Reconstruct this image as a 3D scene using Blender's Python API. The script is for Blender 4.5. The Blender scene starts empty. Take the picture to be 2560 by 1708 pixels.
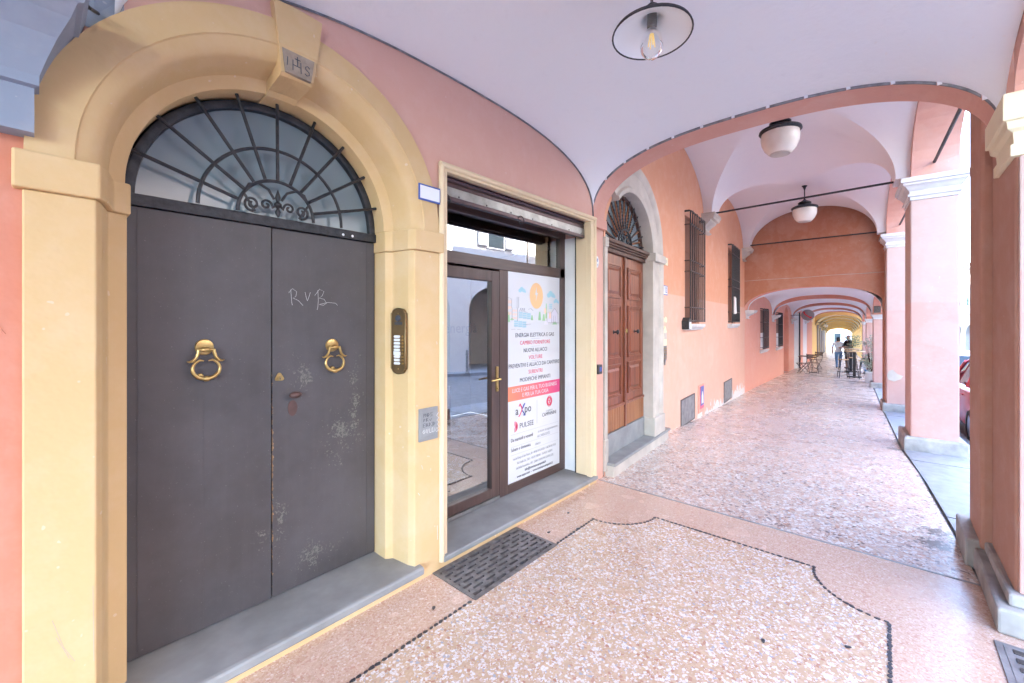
import bpy, math, random
from mathutils import Matrix, Vector
random.seed(7)
PI = math.pi
R = math.radians
scene = bpy.context.scene
COL = scene.collection

# ------------------------------------------------------------------ camera
cam_d = bpy.data.cameras.new("camera")
cam = bpy.data.objects.new("camera", cam_d)
COL.objects.link(cam)
cam.location = (0.0, -2.4, 1.75)
cam.rotation_euler = (R(90), 0, R(-48.542))
cam_d.sensor_width = 36.0
cam_d.lens = 36.0 * 1055.0 / 2560.0
cam_d.shift_y = -46.0 / 2560.0
cam_d.clip_start = 0.05
cam_d.clip_end = 2000
scene.camera = cam

# ------------------------------------------------------------------ sky and sun
SUN_EL, SUN_AZ = R(50), R(20)        # azimuth: sun stands over the houses on the wall side
world = bpy.data.worlds.new("World")
scene.world = world
world.use_nodes = True
wn = world.node_tree.nodes
wl = world.node_tree.links
bg = wn["Background"]
sky = wn.new("ShaderNodeTexSky")
sky.sky_type = 'NISHITA'
sky.sun_disc = False
sky.sun_elevation = SUN_EL
sky.sun_rotation = SUN_AZ
sky.dust_density = .4
sky.ozone_density = 2.0
sky.air_density = 1.0
wl.new(sky.outputs[0], bg.inputs[0])
bg.inputs[1].default_value = 0.15
sun_d = bpy.data.lights.new("sun", 'SUN')
sun_d.energy = 2.5
sun_d.angle = R(0.5)
sun_d.color = (1.0, 0.97, 0.93)
sun = bpy.data.objects.new("sun", sun_d)
COL.objects.link(sun)
sdir = Vector((math.sin(SUN_AZ) * math.cos(SUN_EL), math.cos(SUN_AZ) * math.cos(SUN_EL), math.sin(SUN_EL)))
sun.rotation_euler = sdir.to_track_quat('Z', 'Y').to_euler()
sun.location = (0, 30, 40)

scene.view_settings.view_transform = 'Standard'
scene.view_settings.look = 'None'
scene.view_settings.gamma = 1.0
scene.view_settings.exposure = 4.8
try:
    scene.view_settings.use_curve_mapping = False
except Exception:
    pass
scene.render.engine = 'CYCLES'
cy = scene.cycles
cy.max_bounces = 8
cy.diffuse_bounces = 5
cy.glossy_bounces = 4
cy.transmission_bounces = 6
cy.transparent_max_bounces = 10
cy.use_denoising = True
cy.caustics_reflective = False
cy.caustics_refractive = False
cy.sample_clamp_indirect = 8.0

# ------------------------------------------------------------------ frames
FA = Matrix.Identity(4)
FB = Matrix.Translation((4.28, 0, 0)) @ Matrix.Rotation(R(4.5), 4, 'Z')
FC = Matrix.Translation((14.25, 0.785, 0)) @ Matrix.Rotation(R(1.3), 4, 'Z')
ZF = [(-30, 0), (6.9, 0), (8.4, -.1), (12.2, -.28), (14.1, -.36), (22, -.5), (29, -.62), (37.7, -.75), (55, -1.4), (75, -2.1), (140, -4.4), (400, -9)]
WY = [(-30, 0), (4.28, 0), (14.25, .785), (32.5, 1.2), (37.7, 1.33), (75, 3.8), (140, 8.5), (400, 20)]
def interp(T, x):
    if x <= T[0][0]:
        return T[0][1]
    for (a, b), (c, d) in zip(T, T[1:]):
        if x <= c:
            return b + (d - b) * (x - a) / (c - a)
    return T[-1][1]
def zf(x):
    return interp(ZF, x)
def wy(x):
    return interp(WY, x)

# ------------------------------------------------------------------ materials
def new_mat(name):
    m = bpy.data.materials.new(name)
    m.use_nodes = True
    nt = m.node_tree
    b = nt.nodes["Principled BSDF"]
    return m, nt, b
def rgba(c):
    return (c[0], c[1], c[2], 1.0)
def node(nt, t, **kw):
    n = nt.nodes.new(t)
    for k, v in kw.items():
        setattr(n, k, v)
    return n
def pos_out(nt):
    g = node(nt, "ShaderNodeNewGeometry")
    return g.outputs["Position"]
def noise(nt, vec, scale, detail=4, rough=.55):
    n = node(nt, "ShaderNodeTexNoise")
    n.inputs["Scale"].default_value = scale
    n.inputs["Detail"].default_value = detail
    n.inputs["Roughness"].default_value = rough
    nt.links.new(vec, n.inputs["Vector"])
    return n.outputs["Fac"]
def mix(nt, fac, a, b, typ='MIX'):
    n = node(nt, "ShaderNodeMix", data_type='RGBA', blend_type=typ)
    if isinstance(fac, (int, float)):
        n.inputs[0].default_value = fac
    else:
        nt.links.new(fac, n.inputs[0])
    for i, c in ((6, a), (7, b)):
        if isinstance(c, tuple):
            n.inputs[i].default_value = rgba(c)
        else:
            nt.links.new(c, n.inputs[i])
    return n.outputs[2]
def ramp(nt, fac, lo, hi, v0=0.0, v1=1.0):
    n = node(nt, "ShaderNodeMapRange")
    n.inputs[1].default_value = lo
    n.inputs[2].default_value = hi
    n.inputs[3].default_value = v0
    n.inputs[4].default_value = v1
    nt.links.new(fac, n.inputs[0])
    return n.outputs[0]
def math_n(nt, op, a, b=None):
    n = node(nt, "ShaderNodeMath", operation=op)
    for i, c in ((0, a), (1, b)):
        if c is None:
            continue
        if isinstance(c, (int, float)):
            n.inputs[i].default_value = c
        else:
            nt.links.new(c, n.inputs[i])
    return n.outputs[0]
def bump(nt, b, h, strength=.3, dist=.01):
    n = node(nt, "ShaderNodeBump")
    n.inputs["Strength"].default_value = strength
    n.inputs["Distance"].default_value = dist
    nt.links.new(h, n.inputs["Height"])
    nt.links.new(n.outputs[0], b.inputs["Normal"])
def sepz(nt, vec):
    s = node(nt, "ShaderNodeSeparateXYZ")
    nt.links.new(vec, s.inputs[0])
    return s.outputs
def dk(c, k):
    return (c[0] * k, c[1] * k, c[2] * k)

def M_plain(name, col, rough=.6, metal=0.0, var=.12, vscale=6, bmp=0.0, bscale=60, spec=.5):
    m, nt, b = new_mat(name)
    p = pos_out(nt)
    n = noise(nt, p, vscale, 3)
    c = mix(nt, ramp(nt, n, .3, .7), dk(col, 1 - var), dk(col, 1 + var))
    nt.links.new(c, b.inputs["Base Color"])
    b.inputs["Roughness"].default_value = rough
    b.inputs["Metallic"].default_value = metal
    b.inputs["Specular IOR Level"].default_value = spec
    if bmp:
        bump(nt, b, noise(nt, p, bscale, 2), bmp, .006)
    return m

def M_plaster(name, col, stain=(.5, .4, .33), chip=None, band=None, rough=.85):
    """painted plaster: cloudy hue shifts, faint streaks, hairline dirt, chips near the ground"""
    m, nt, b = new_mat(name)
    p = pos_out(nt)
    n1 = noise(nt, p, .8, 3, .6)
    n2 = noise(nt, p, 5.0, 4, .65)
    base = col
    if band:
        z = sepz(nt, p)[2]
        zz = math_n(nt, 'ADD', z, ramp(nt, n2, 0, 1, -.02, .02))
        base = mix(nt, ramp(nt, zz, band[0] - .012, band[0] + .012), band[1], col)
        c = mix(nt, ramp(nt, n1, .3, .7, 0, .35), base, mix(nt, .5, base, stain))
    else:
        c = mix(nt, ramp(nt, n1, .3, .7, 0, .3), col, mix(nt, .5, col, stain))
    c = mix(nt, ramp(nt, n2, .45, .75, 0, .08), c, (.95, .9, .86))
    # streaks running down
    mp = node(nt, "ShaderNodeMapping")
    mp.inputs["Scale"].default_value = (5, 5, .35)
    nt.links.new(p, mp.inputs[0])
    n3 = noise(nt, mp.outputs[0], 1.6, 3, .7)
    c = mix(nt, ramp(nt, n3, .58, .8, 0, .16), c, dk(stain, .8))
    # repainted patches with soft-edged outlines
    n5 = noise(nt, p, 1.15, 2, .45)
    c = mix(nt, ramp(nt, n5, .60, .63, 0, .05), c, (.92, .86, .80))
    # small scuffs
    n4 = noise(nt, p, 26, 1, .5)
    c = mix(nt, ramp(nt, n4, .76, .79, 0, .25), c, (.85, .8, .76))
    if chip:
        z = sepz(nt, p)[2]
        h = math_n(nt, 'ADD', z, ramp(nt, noise(nt, p, 4.2, 3, .6), .3, .7, -.22, .30))
        msk = ramp(nt, h, chip[0] + .02, chip[0], 0, 1)
        c = mix(nt, msk, c, chip[1])
    nt.links.new(c, b.inputs["Base Color"])
    b.inputs["Roughness"].default_value = rough
    b.inputs["Specular IOR Level"].default_value = .25
    hsum = math_n(nt, 'ADD', noise(nt, p, 18, 2, .6), .5)
    bump(nt, b, hsum, .22, .012)
    return m

def M_terrazzo(name, pal, scale, grout, gw=.05, rough=.3, stains=()):
    m, nt, b = new_mat(name)
    p = pos_out(nt)
    # wobble
    nz = node(nt, "ShaderNodeTexNoise")
    nz.inputs["Scale"].default_value = scale * .8
    nt.links.new(p, nz.inputs["Vector"])
    va = node(nt, "ShaderNodeVectorMath", operation='MULTIPLY_ADD')
    nt.links.new(nz.outputs["Color"], va.inputs[0])
    va.inputs[1].default_value = (.35 / scale,) * 3
    nt.links.new(p, va.inputs[2])
    def vor(feature, sc):
        v = node(nt, "ShaderNodeTexVoronoi", voronoi_dimensions='2D', feature=feature)
        v.inputs["Scale"].default_value = sc
        nt.links.new(va.outputs[0], v.inputs["Vector"])
        return v
    v1 = vor('F1', scale)
    ve = vor('DISTANCE_TO_EDGE', scale)
    v2 = vor('F1', scale * 2.1)
    s = node(nt, "ShaderNodeSeparateColor")
    nt.links.new(v1.outputs["Color"], s.inputs[0])
    cr = node(nt, "ShaderNodeValToRGB")
    cr.color_ramp.interpolation = 'CONSTANT'
    els = cr.color_ramp.elements
    els[0].position = 0
    els[0].color = rgba(pal[0][1])
    els[1].position = pal[1][0]
    els[1].color = rgba(pal[1][1])
    for t, c in pal[2:]:
        e = els.new(t)
        e.color = rgba(c)
    s2 = node(nt, "ShaderNodeSeparateColor")
    nt.links.new(v2.outputs["Color"], s2.inputs[0])
    pick = node(nt, "ShaderNodeMix")
    nt.links.new(math_n(nt, 'GREATER_THAN', s.outputs[2], .55), pick.inputs[0])
    nt.links.new(s.outputs[0], pick.inputs[2])
    nt.links.new(s2.outputs[0], pick.inputs[3])
    nt.links.new(pick.outputs[0], cr.inputs[0])
    tone = mix(nt, ramp(nt, s.outputs[1], 0, 1, 0, .28), cr.outputs[0], (.62, .45, .36))
    c = mix(nt, ramp(nt, ve.outputs["Distance"], gw * .3, gw), grout, tone)
    big = noise(nt, p, .7, 4, .6)
    c = mix(nt, ramp(nt, big, .35, .7, 0, .10), c, mix(nt, .6, c, grout))
    if stains:
        sn = noise(nt, p, 22, 4, .7)
        xyz = sepz(nt, p)
        for sx_, sy_, sr in stains:
            dx = math_n(nt, 'SUBTRACT', xyz[0], sx_)
            dy = math_n(nt, 'SUBTRACT', xyz[1], sy_)
            d = math_n(nt, 'SQRT', math_n(nt, 'ADD', math_n(nt, 'MULTIPLY', dx, dx), math_n(nt, 'MULTIPLY', dy, dy)))
            q = math_n(nt, 'ADD', sn, ramp(nt, d, 0, sr, .22, -.35))
            c = mix(nt, ramp(nt, q, .52, .58, 0, .85), c, (.05, .045, .04))
    nt.links.new(c, b.inputs["Base Color"])
    rn = noise(nt, p, 3.0, 2, .6)
    nt.links.new(ramp(nt, rn, .3, .7, rough - .03, rough + .05), b.inputs["Roughness"])
    b.inputs["Specular IOR Level"].default_value = .5
    return m

def M_glass(name, tint=(.9, .95, .95), ior=1.6, rough=0.0):
    """thin pane: clear sheet with mirror reflection growing toward grazing angles"""
    m, nt, b = new_mat(name)
    out = nt.nodes["Material Output"]
    tr = node(nt, "ShaderNodeBsdfTransparent")
    tr.inputs[0].default_value = rgba(tint)
    gl = node(nt, "ShaderNodeBsdfGlossy")
    gl.inputs["Roughness"].default_value = rough
    gl.inputs[0].default_value = (1, 1, 1, 1)
    fr = node(nt, "ShaderNodeFresnel")
    fr.inputs[0].default_value = ior
    ms = node(nt, "ShaderNodeMixShader")
    nt.links.new(fr.outputs[0], ms.inputs[0])
    nt.links.new(tr.outputs[0], ms.inputs[1])
    nt.links.new(gl.outputs[0], ms.inputs[2])
    nt.links.new(ms.outputs[0], out.inputs[0])
    nt.nodes.remove(b)
    return m

def M_wood(name, c1, c2, rough=.4, scale=14, axis=2, bmp=.05):
    m, nt, b = new_mat(name)
    p = pos_out(nt)
    mp = node(nt, "ShaderNodeMapping")
    sc = [scale] * 3
    sc[axis] = scale * .06
    mp.inputs["Scale"].default_value = sc
    nt.links.new(p, mp.inputs[0])
    n = noise(nt, mp.outputs[0], 1.0, 4, .65)
    n2 = noise(nt, p, 2.0, 2)
    c = mix(nt, ramp(nt, n, .32, .68), c1, c2)
    c = mix(nt, ramp(nt, n2, .3, .75, 0, .35), c, dk(c1, .7))
    nt.links.new(c, b.inputs["Base Color"])
    b.inputs["Roughness"].default_value = rough
    bump(nt, b, n, bmp, .004)
    return m

def M_door_black():
    """dark grey-purple door paint, scuffed, chipped to bare wood and old grey paint on the opening leaf"""
    m, nt, b = new_mat("worn_dark_paint")
    p = pos_out(nt)
    xyz = sepz(nt, p)
    c1 = (.060, .054, .056)
    n1 = noise(nt, p, 1.6, 6, .65)
    c = mix(nt, ramp(nt, n1, .36, .64), c1, (.088, .081, .088))
    mp = node(nt, "ShaderNodeMapping")
    mp.inputs["Scale"].default_value = (18, 18, 1.2)
    nt.links.new(p, mp.inputs[0])
    c = mix(nt, ramp(nt, noise(nt, mp.outputs[0], 1, 3, .7), .5, .85, 0, .14), c, (.14, .13, .13))
    c = mix(nt, ramp(nt, noise(nt, p, 4.5, 4, .7), .5, .7, 0, .4), c, (.075, .068, .066))
    fine = noise(nt, p, 75, 4, .7)
    mid = noise(nt, p, 9, 4, .65)
    # where wear gathers: around the lock and handle, along the meeting edge, along the foot
    def blob(x, z, rx, rz):
        dx = math_n(nt, 'DIVIDE', math_n(nt, 'SUBTRACT', xyz[0], x), rx)
        dz = math_n(nt, 'DIVIDE', math_n(nt, 'SUBTRACT', xyz[2], z), rz)
        d = math_n(nt, 'SQRT', math_n(nt, 'ADD', math_n(nt, 'MULTIPLY', dx, dx), math_n(nt, 'MULTIPLY', dz, dz)))
        return ramp(nt, d, 0, 1, 1, 0)
    w = blob(1.10, 1.42, .22, .28)
    for a in ((.98, .55, .12, .36), (1.18, .28, .4, .22), (1.35, 1.0, .26, .45), (.88, .52, .1, .2), (.93, .9, .03, 1.0), (1.45, 1.2, .15, .8)):
        w = math_n(nt, 'MAXIMUM', w, blob(*a))
    s = math_n(nt, 'ADD', math_n(nt, 'ADD', math_n(nt, 'MULTIPLY', w, .22), math_n(nt, 'MULTIPLY', mid, .35)), math_n(nt, 'MULTIPLY', fine, .65))
    c = mix(nt, ramp(nt, s, .715, .74, 0, .65), c, (.20, .195, .17))
    s2 = math_n(nt, 'ADD', math_n(nt, 'MULTIPLY', blob(.935, .85, .016, 1.3), .34), math_n(nt, 'MULTIPLY', noise(nt, p, 38, 5, .7), .8))
    c = mix(nt, ramp(nt, s2, .62, .66, 0, .8), c, (.42, .24, .11))
    spk = noise(nt, p, 120, 2, .5)
    c = mix(nt, ramp(nt, spk, .72, .76, 0, .35), c, (.3, .29, .28))
    nt.links.new(c, b.inputs["Base Color"])
    nt.links.new(ramp(nt, n1, .3, .7, .36, .55), b.inputs["Roughness"])
    bump(nt, b, math_n(nt, 'ADD', fine, math_n(nt, 'MULTIPLY', s, -1.5)), .12, .004)
    return m

def M_paint(name, col, rough=.35):
    m, nt, b = new_mat(name)
    b.inputs["Base Color"].default_value = rgba(col)
    b.inputs["Roughness"].default_value = rough
    return m
def M_emit(name, col, strength):
    m, nt, b = new_mat(name)
    b.inputs["Base Color"].default_value = rgba(col)
    b.inputs["Emission Color"].default_value = rgba(col)
    b.inputs["Emission Strength"].default_value = strength
    return m

K = {}
K['salmon'] = M_plaster("salmon_plaster", (.70, .42, .34), (.63, .39, .32))
K['salmon_red'] = M_plaster("red_salmon_plaster", (.62, .25, .17), (.52, .27, .21))
K['arch_salmon'] = M_plaster("arch_salmon_plaster", (.66, .36, .29), (.58, .34, .29))
K['vault'] = M_plaster("white_limewash", (.84, .88, .93), (.80, .83, .89))
K['vault_pink'] = M_plaster("pinkish_limewash", (.80, .77, .79), (.75, .71, .74))
K['blue_grey'] = M_plaster("blue_grey_limewash", (.27, .32, .41), (.27, .31, .38))
K['ochre'] = M_plaster("ochre_yellow_paint", (.66, .47, .245), (.60, .42, .23), chip=(-.12, (.74, .62, .46)))
K['ochre_pale'] = M_plaster("pale_ochre_paint", (.74, .60, .40), (.66, .52, .36))
K['orange'] = M_plaster("orange_plaster", (.69, .345, .215), (.63, .34, .24), chip=(-.06, (.72, .70, .68)), band=(2.22, (.73, .44, .335)))
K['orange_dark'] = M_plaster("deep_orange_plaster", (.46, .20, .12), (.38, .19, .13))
K['pink'] = M_plaster("pink_plaster", (.76, .37, .28), (.70, .36, .29))
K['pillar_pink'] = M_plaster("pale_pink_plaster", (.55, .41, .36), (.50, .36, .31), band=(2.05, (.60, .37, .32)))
K['pillar_shaded'] = M_plaster("shaded_pink_plaster", (.47, .26, .19), (.37, .22, .165))  # pink pillar plaster darkened: shade of the inner faces put into the colour
K['yellow_far'] = M_plaster("sunny_yellow_plaster", (.86, .60, .24), (.8, .52, .22))
K['cream'] = M_plaster("cream_plaster", (.80, .72, .50), (.6, .55, .42))
K['stone'] = M_plain("sandstone", (.52, .48, .43), .75, var=.14, vscale=4, bmp=.25, bscale=45)
K['stone_white'] = M_plain("white_painted_stone", (.62, .62, .63), .7, var=.08, vscale=5, bmp=.15, bscale=30)
K['stone_grey'] = M_plain("grey_step_stone", (.27, .28, .285), .6, var=.16, vscale=5, bmp=.12, bscale=70)
K['plinth'] = M_plain("weathered_plinth_stone", (.37, .36, .34), .85, var=.3, vscale=5, bmp=.5, bscale=30)
K['iron'] = M_plain("black_iron", (.032, .033, .038), .45, .3, var=.35, vscale=30, bmp=.25, bscale=80)
K['iron_grey'] = M_plain("grey_iron", (.10, .09, .09), .5, .5, var=.3, vscale=25, bmp=.2, bscale=80)
K['cast'] = M_plain("worn_cast_iron", (.20, .19, .19), .45, .4, var=.4, vscale=18, bmp=.3, bscale=90)
K['dark'] = M_plain("dark_void", (.01, .01, .012), .9, var=.1)
K['brass'] = M_plain("satin_brass", (.50, .35, .14), .32, .9, var=.15, vscale=20)
K['bronze'] = M_plain("bronze_plate", (.24, .16, .08), .38, .75, var=.15, vscale=8)
K['rust'] = M_plain("brown_painted_metal", (.10, .055, .05), .5, .2, var=.2, vscale=20)
K['brown_alu'] = M_wood("brown_foiled_frame", (.075, .045, .04), (.11, .07, .06), .35, 30, 2, .02)
K['brown_alu_h'] = M_wood("brown_foiled_rail", (.075, .045, .04), (.11, .07, .06), .35, 30, 0, .02)
K['shutter'] = M_plain("brown_shutter_metal", (.085, .055, .06), .38, .6, var=.15, vscale=8)
K['shutter_strip'] = M_plain("bright_worn_aluminium", (.28, .28, .27), .4, .7, var=.25, vscale=10)
K['white'] = M_plain("white_paint", (.80, .81, .83), .5, var=.04)
K['white_gloss'] = M_plain("white_enamel", (.80, .84, .86), .25, var=.05)
K['poster_white'] = M_paint("white_poster_print", (.69, .72, .76), .25)
K['ink'] = M_paint("dark_ink", (.06, .07, .09), .5)
K['ink_grey'] = M_paint("grey_ink", (.36, .38, .42), .5)
K['ink_red'] = M_paint("red_ink", (.72, .08, .16), .5)
K['ink_blue'] = M_paint("blue_ink", (.10, .14, .42), .5)
K['ink_orange'] = M_paint("orange_band_ink", (.86, .25, .16), .4)
K['ink_pink'] = M_paint("pink_band_ink", (.78, .10, .26), .4)
K['sun_orange'] = M_paint("pale_orange_print", (.86, .55, .28), .4)
K['sky_print'] = M_paint("sky_blue_print", (.34, .62, .72), .4)
K['green_print'] = M_paint("soft_green_print", (.33, .60, .34), .4)
K['peach_print'] = M_paint("peach_print", (.88, .62, .48), .4)
K['lilac_print'] = M_paint("lilac_print", (.70, .70, .82), .4)
K['chalk'] = M_paint("white_chalk", (.72, .72, .72), .9)
K['blue_rim'] = M_paint("blue_enamel", (.06, .12, .42), .35)
K['wood_door'] = M_wood("varnished_walnut", (.15, .038, .018), (.35, .105, .045), .32, 22, 2, .06)
K['wood_light'] = M_wood("weathered_oak_slats", (.26, .095, .035), (.44, .19, .08), .45, 26, 2, .08)
K['wood_dark'] = M_wood("dark_wood", (.07, .03, .02), (.12, .055, .035), .5, 25, 2)
K['shutter_brown'] = M_wood("brown_wooden_shutter", (.15, .055, .03), (.22, .085, .045), .55, 18, 2)
K['glass'] = M_glass("clear_glass", (.82, .88, .9), 4.0)
K['glass_lamp'] = M_glass("bulb_glass", (.95, .96, .96), 1.3)
K['black_door'] = M_door_black()
K['fan_glass'] = M_plain("frosted_grey_glass", (.20, .26, .29), .14, var=.18, vscale=1.2)
K['opal'] = M_plain("opal_lamp_glass", (.80, .76, .70), .2, var=.05)
K['filament'] = M_emit("yellow_led_filament", (.85, .6, .2), .02)
K['lead'] = M_plain("grey_lead_strip", (.20, .21, .23), .6, .3, var=.4, vscale=14, bmp=.3, bscale=50)
K['terr_field'] = M_terrazzo("terrazzo_white_chips", [(0, (.57, .41, .27)), (.28, (.64, .48, .33)), (.52, (.48, .25, .17)), (.59, (.80, .80, .82)), (.86, (.62, .48, .30)), (.93, (.38, .43, .52)), (.965, (.64, .52, .45))], 68, (.54, .40, .31), .06, .26)
K['terr_pink'] = M_terrazzo("terrazzo_pink_band", [(0, (.61, .43, .32)), (.35, (.67, .50, .39)), (.65, (.56, .34, .26)), (.8, (.72, .57, .49)), (.95, (.78, .69, .63))], 85, (.57, .40, .32), .05, .24)
K['terr_rose'] = M_terrazzo("terrazzo_rose_grey", [(0, (.58, .46, .39)), (.24, (.80, .79, .78)), (.52, (.47, .29, .22)), (.70, (.65, .53, .45)), (.84, (.13, .11, .12)), (.92, (.46, .44, .48))], 40, (.50, .42, .37), .07, .27, stains=((4.72, -2.70, .32), (5.0, -2.72, .25), (8.35, -2.5, .3)))
K['kerb'] = M_plain("pale_granite", (.30, .32, .35), .6, var=.15, vscale=9, bmp=.3, bscale=60)
K['asphalt'] = M_plain("street_paving", (.20, .20, .21), .8, var=.25, vscale=6, bmp=.5, bscale=40)
K['tessera'] = M_plain("black_tessera", (.05, .05, .06), .35, var=.2)
K['car_red'] = M_paint("red_car_paint", (.55, .06, .07), .25)
K['car_glass'] = M_paint("dark_car_glass", (.03, .04, .045), .06)
K['tyre'] = M_paint("rubber", (.02, .02, .02), .8)
K['chrome'] = M_plain("wheel_alloy", (.5, .5, .52), .3, .8, var=.05)
K['leaf'] = M_plain("olive_leaf", (.16, .22, .13), .55, var=.4, vscale=30)
K['leaf_pale'] = M_plain("silvery_leaf", (.36, .42, .32), .6, var=.35, vscale=30)
K['flower'] = M_paint("pink_flower", (.7, .2, .35), .6)
K['skin'] = M_plain("skin", (.55, .33, .24), .55, var=.06)
K['hair'] = M_plain("dark_hair", (.025, .018, .015), .6, var=.2)
K['tee_white'] = M_plain("white_cotton", (.76, .77, .80), .85, var=.08, vscale=12)
K['tee_black'] = M_plain("black_cotton", (.018, .018, .022), .85, var=.2, vscale=12)
K['jeans'] = M_plain("blue_denim", (.18, .36, .62), .85, var=.25, vscale=20)
K['shoe'] = M_plain("dark_shoe", (.02, .02, .03), .6)
K['cap'] = M_plain("mauve_cap", (.30, .18, .22), .8)
K['oak_top'] = M_wood("light_table_top", (.58, .38, .20), (.72, .50, .30), .4, 16, 0)
K['blue_plastic'] = M_paint("blue_bucket_plastic", (.12, .28, .48), .4)
K['facade_a'] = M_plaster("facade_pink", (.62, .52, .48), (.55, .46, .42))
K['facade_b'] = M_plaster("facade_cream", (.66, .65, .63), (.56, .55, .52))
K['facade_c'] = M_plaster("facade_yellow", (.66, .60, .50), (.56, .50, .42))
K['shutter_green'] = M_plain("green_shutter", (.06, .16, .10), .6, var=.2)
K['roof'] = M_plain("terracotta_roof", (.42, .18, .10), .85, var=.25, vscale=8, bmp=.5, bscale=15)
K['sign_grey'] = M_paint("grey_sign_disc", (.28, .26, .28), .4)
K['sign_red'] = M_paint("red_sign_print", (.72, .03, .05), .4)
K['lamp_white'] = M_paint("white_lamp_enamel", (.9, .93, .94), .3)
K['plaque'] = M_plain("brown_sandstone", (.34, .28, .22), .8, var=.2, vscale=20, bmp=.3, bscale=60)
K['hatch'] = M_plain("grey_galvanised", (.27, .27, .28), .55, .3, var=.3, vscale=9, bmp=.2, bscale=50)
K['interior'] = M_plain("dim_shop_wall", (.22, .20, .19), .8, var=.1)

# ------------------------------------------------------------------ geometry helpers
ORG = {}
class MB:
    """collects faces; build() links them as one mesh object"""
    def __init__(s):
        s.v, s.f, s.m = [], [], []
    def add(s, vs, fs, mi=0):
        o = len(s.v)
        s.v += [tuple(v) for v in vs]
        s.f += [tuple(i + o for i in f) for f in fs]
        s.m += [mi] * len(fs)
        return s
    def box(s, x0, x1, y0, y1, z0, z1, mi=0):
        vs = [(x, y, z) for z in (z0, z1) for y in (y0, y1) for x in (x0, x1)]
        return s.add(vs, [(0, 2, 3, 1), (4, 5, 7, 6), (0, 1, 5, 4), (2, 6, 7, 3), (0, 4, 6, 2), (1, 3, 7, 5)], mi)
    def prism(s, poly, plane, a0, a1, mi=0):
        """poly: 2-D outline; plane 'xz' (extrude y), 'xy' (extrude z), 'yz' (extrude x)"""
        def P(p, a):
            return {'xz': (p[0], a, p[1]), 'xy': (p[0], p[1], a), 'yz': (a, p[0], p[1])}[plane]
        n = len(poly)
        vs = [P(p, a0) for p in poly] + [P(p, a1) for p in poly]
        fs = [tuple(range(n)), tuple(range(2 * n - 1, n - 1, -1))]
        fs += [(i, n + i, n + (i + 1) % n, (i + 1) % n) for i in range(n)]
        return s.add(vs, fs, mi)
    def tube(s, path, r, n=8, closed=False, mi=0, flat=None):
        path = [Vector(p) for p in path]
        m = len(path)
        rr = r if isinstance(r, (list, tuple)) else [r] * m
        vs, up = [], None
        for i, p in enumerate(path):
            a = path[(i - 1) % m] if (closed or i > 0) else p
            b = path[(i + 1) % m] if (closed or i < m - 1) else p
            t = (b - a).normalized()
            if up is None:
                up = Vector((0, 0, 1)) if abs(t.z) < .9 else Vector((1, 0, 0))
            x = t.cross(up)
            if x.length < 1e-6:
                x = t.orthogonal()
            x.normalize()
            up = x.cross(t).normalized()
            for k in range(n):
                an = 2 * PI * k / n
                vs.append(p + (x * math.cos(an) + up * math.sin(an) * (flat or 1)) * rr[i])
        fs = []
        for i in range(m if closed else m - 1):
            j = (i + 1) % m
            for k in range(n):
                l = (k + 1) % n
                fs.append((i * n + k, i * n + l, j * n + l, j * n + k))
        if not closed:
            fs.append(tuple(range(n - 1, -1, -1)))
            fs.append(tuple((m - 1) * n + k for k in range(n)))
        return s.add(vs, fs, mi)
    def lathe(s, prof, c=(0, 0, 0), n=24, mat=None, mi=0, caps=False):
        vs = []
        for r, z in prof:
            for k in range(n):
                a = 2 * PI * k / n
                v = Vector((r * math.cos(a), r * math.sin(a), z))
                if mat is not None:
                    v = mat @ v
                vs.append((v.x + c[0], v.y + c[1], v.z + c[2]))
        fs = []
        for i in range(len(prof) - 1):
            for k in range(n):
                l = (k + 1) % n
                fs.append((i * n + k, i * n + l, (i + 1) * n + l, (i + 1) * n + k))
        if caps:
            fs.append(tuple(range(n - 1, -1, -1)))
            fs.append(tuple((len(prof) - 1) * n + k for k in range(n)))
        return s.add(vs, fs, mi)
    def grid(s, fn, us, vs_, mi=0, flip=False):
        V = [fn(u, v) for v in vs_ for u in us]
        n = len(us)
        fs = []
        for j in range(len(vs_) - 1):
            for i in range(n - 1):
                q = (j * n + i, j * n + i + 1, (j + 1) * n + i + 1, (j + 1) * n + i)
                fs.append(q[::-1] if flip else q)
        return s.add(V, fs, mi)
    def build(s, name, mats, parent=None, frame=None, loc=(0, 0, 0), smooth=None, bevel=0.0, kind=None):
        me = bpy.data.meshes.new(name)
        if parent is not None:
            o3 = ORG[parent.name]
        else:
            o3 = loc
        me.from_pydata([(v[0] - o3[0], v[1] - o3[1], v[2] - o3[2]) for v in s.v], [], s.f)
        for m in (mats if isinstance(mats, (list, tuple)) else [mats]):
            me.materials.append(K[m] if isinstance(m, str) else m)
        if any(s.m):
            me.polygons.foreach_set("material_index", s.m)
        if smooth is not None:
            me.shade_smooth()
            me.set_sharp_from_angle(angle=R(smooth))
        me.update()
        o = bpy.data.objects.new(name, me)
        COL.objects.link(o)
        if parent is not None:
            o.parent = parent
        else:
            o.matrix_world = (frame or FA) @ Matrix.Translation(loc)
        ORG[o.name] = o3
        if bevel:
            md = o.modifiers.new("edge", 'BEVEL')
            md.width = bevel
            md.segments = 2
            md.limit_method = 'ANGLE'
            md.angle_limit = R(40)
        if kind:
            o["kind"] = kind
        return o

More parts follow.
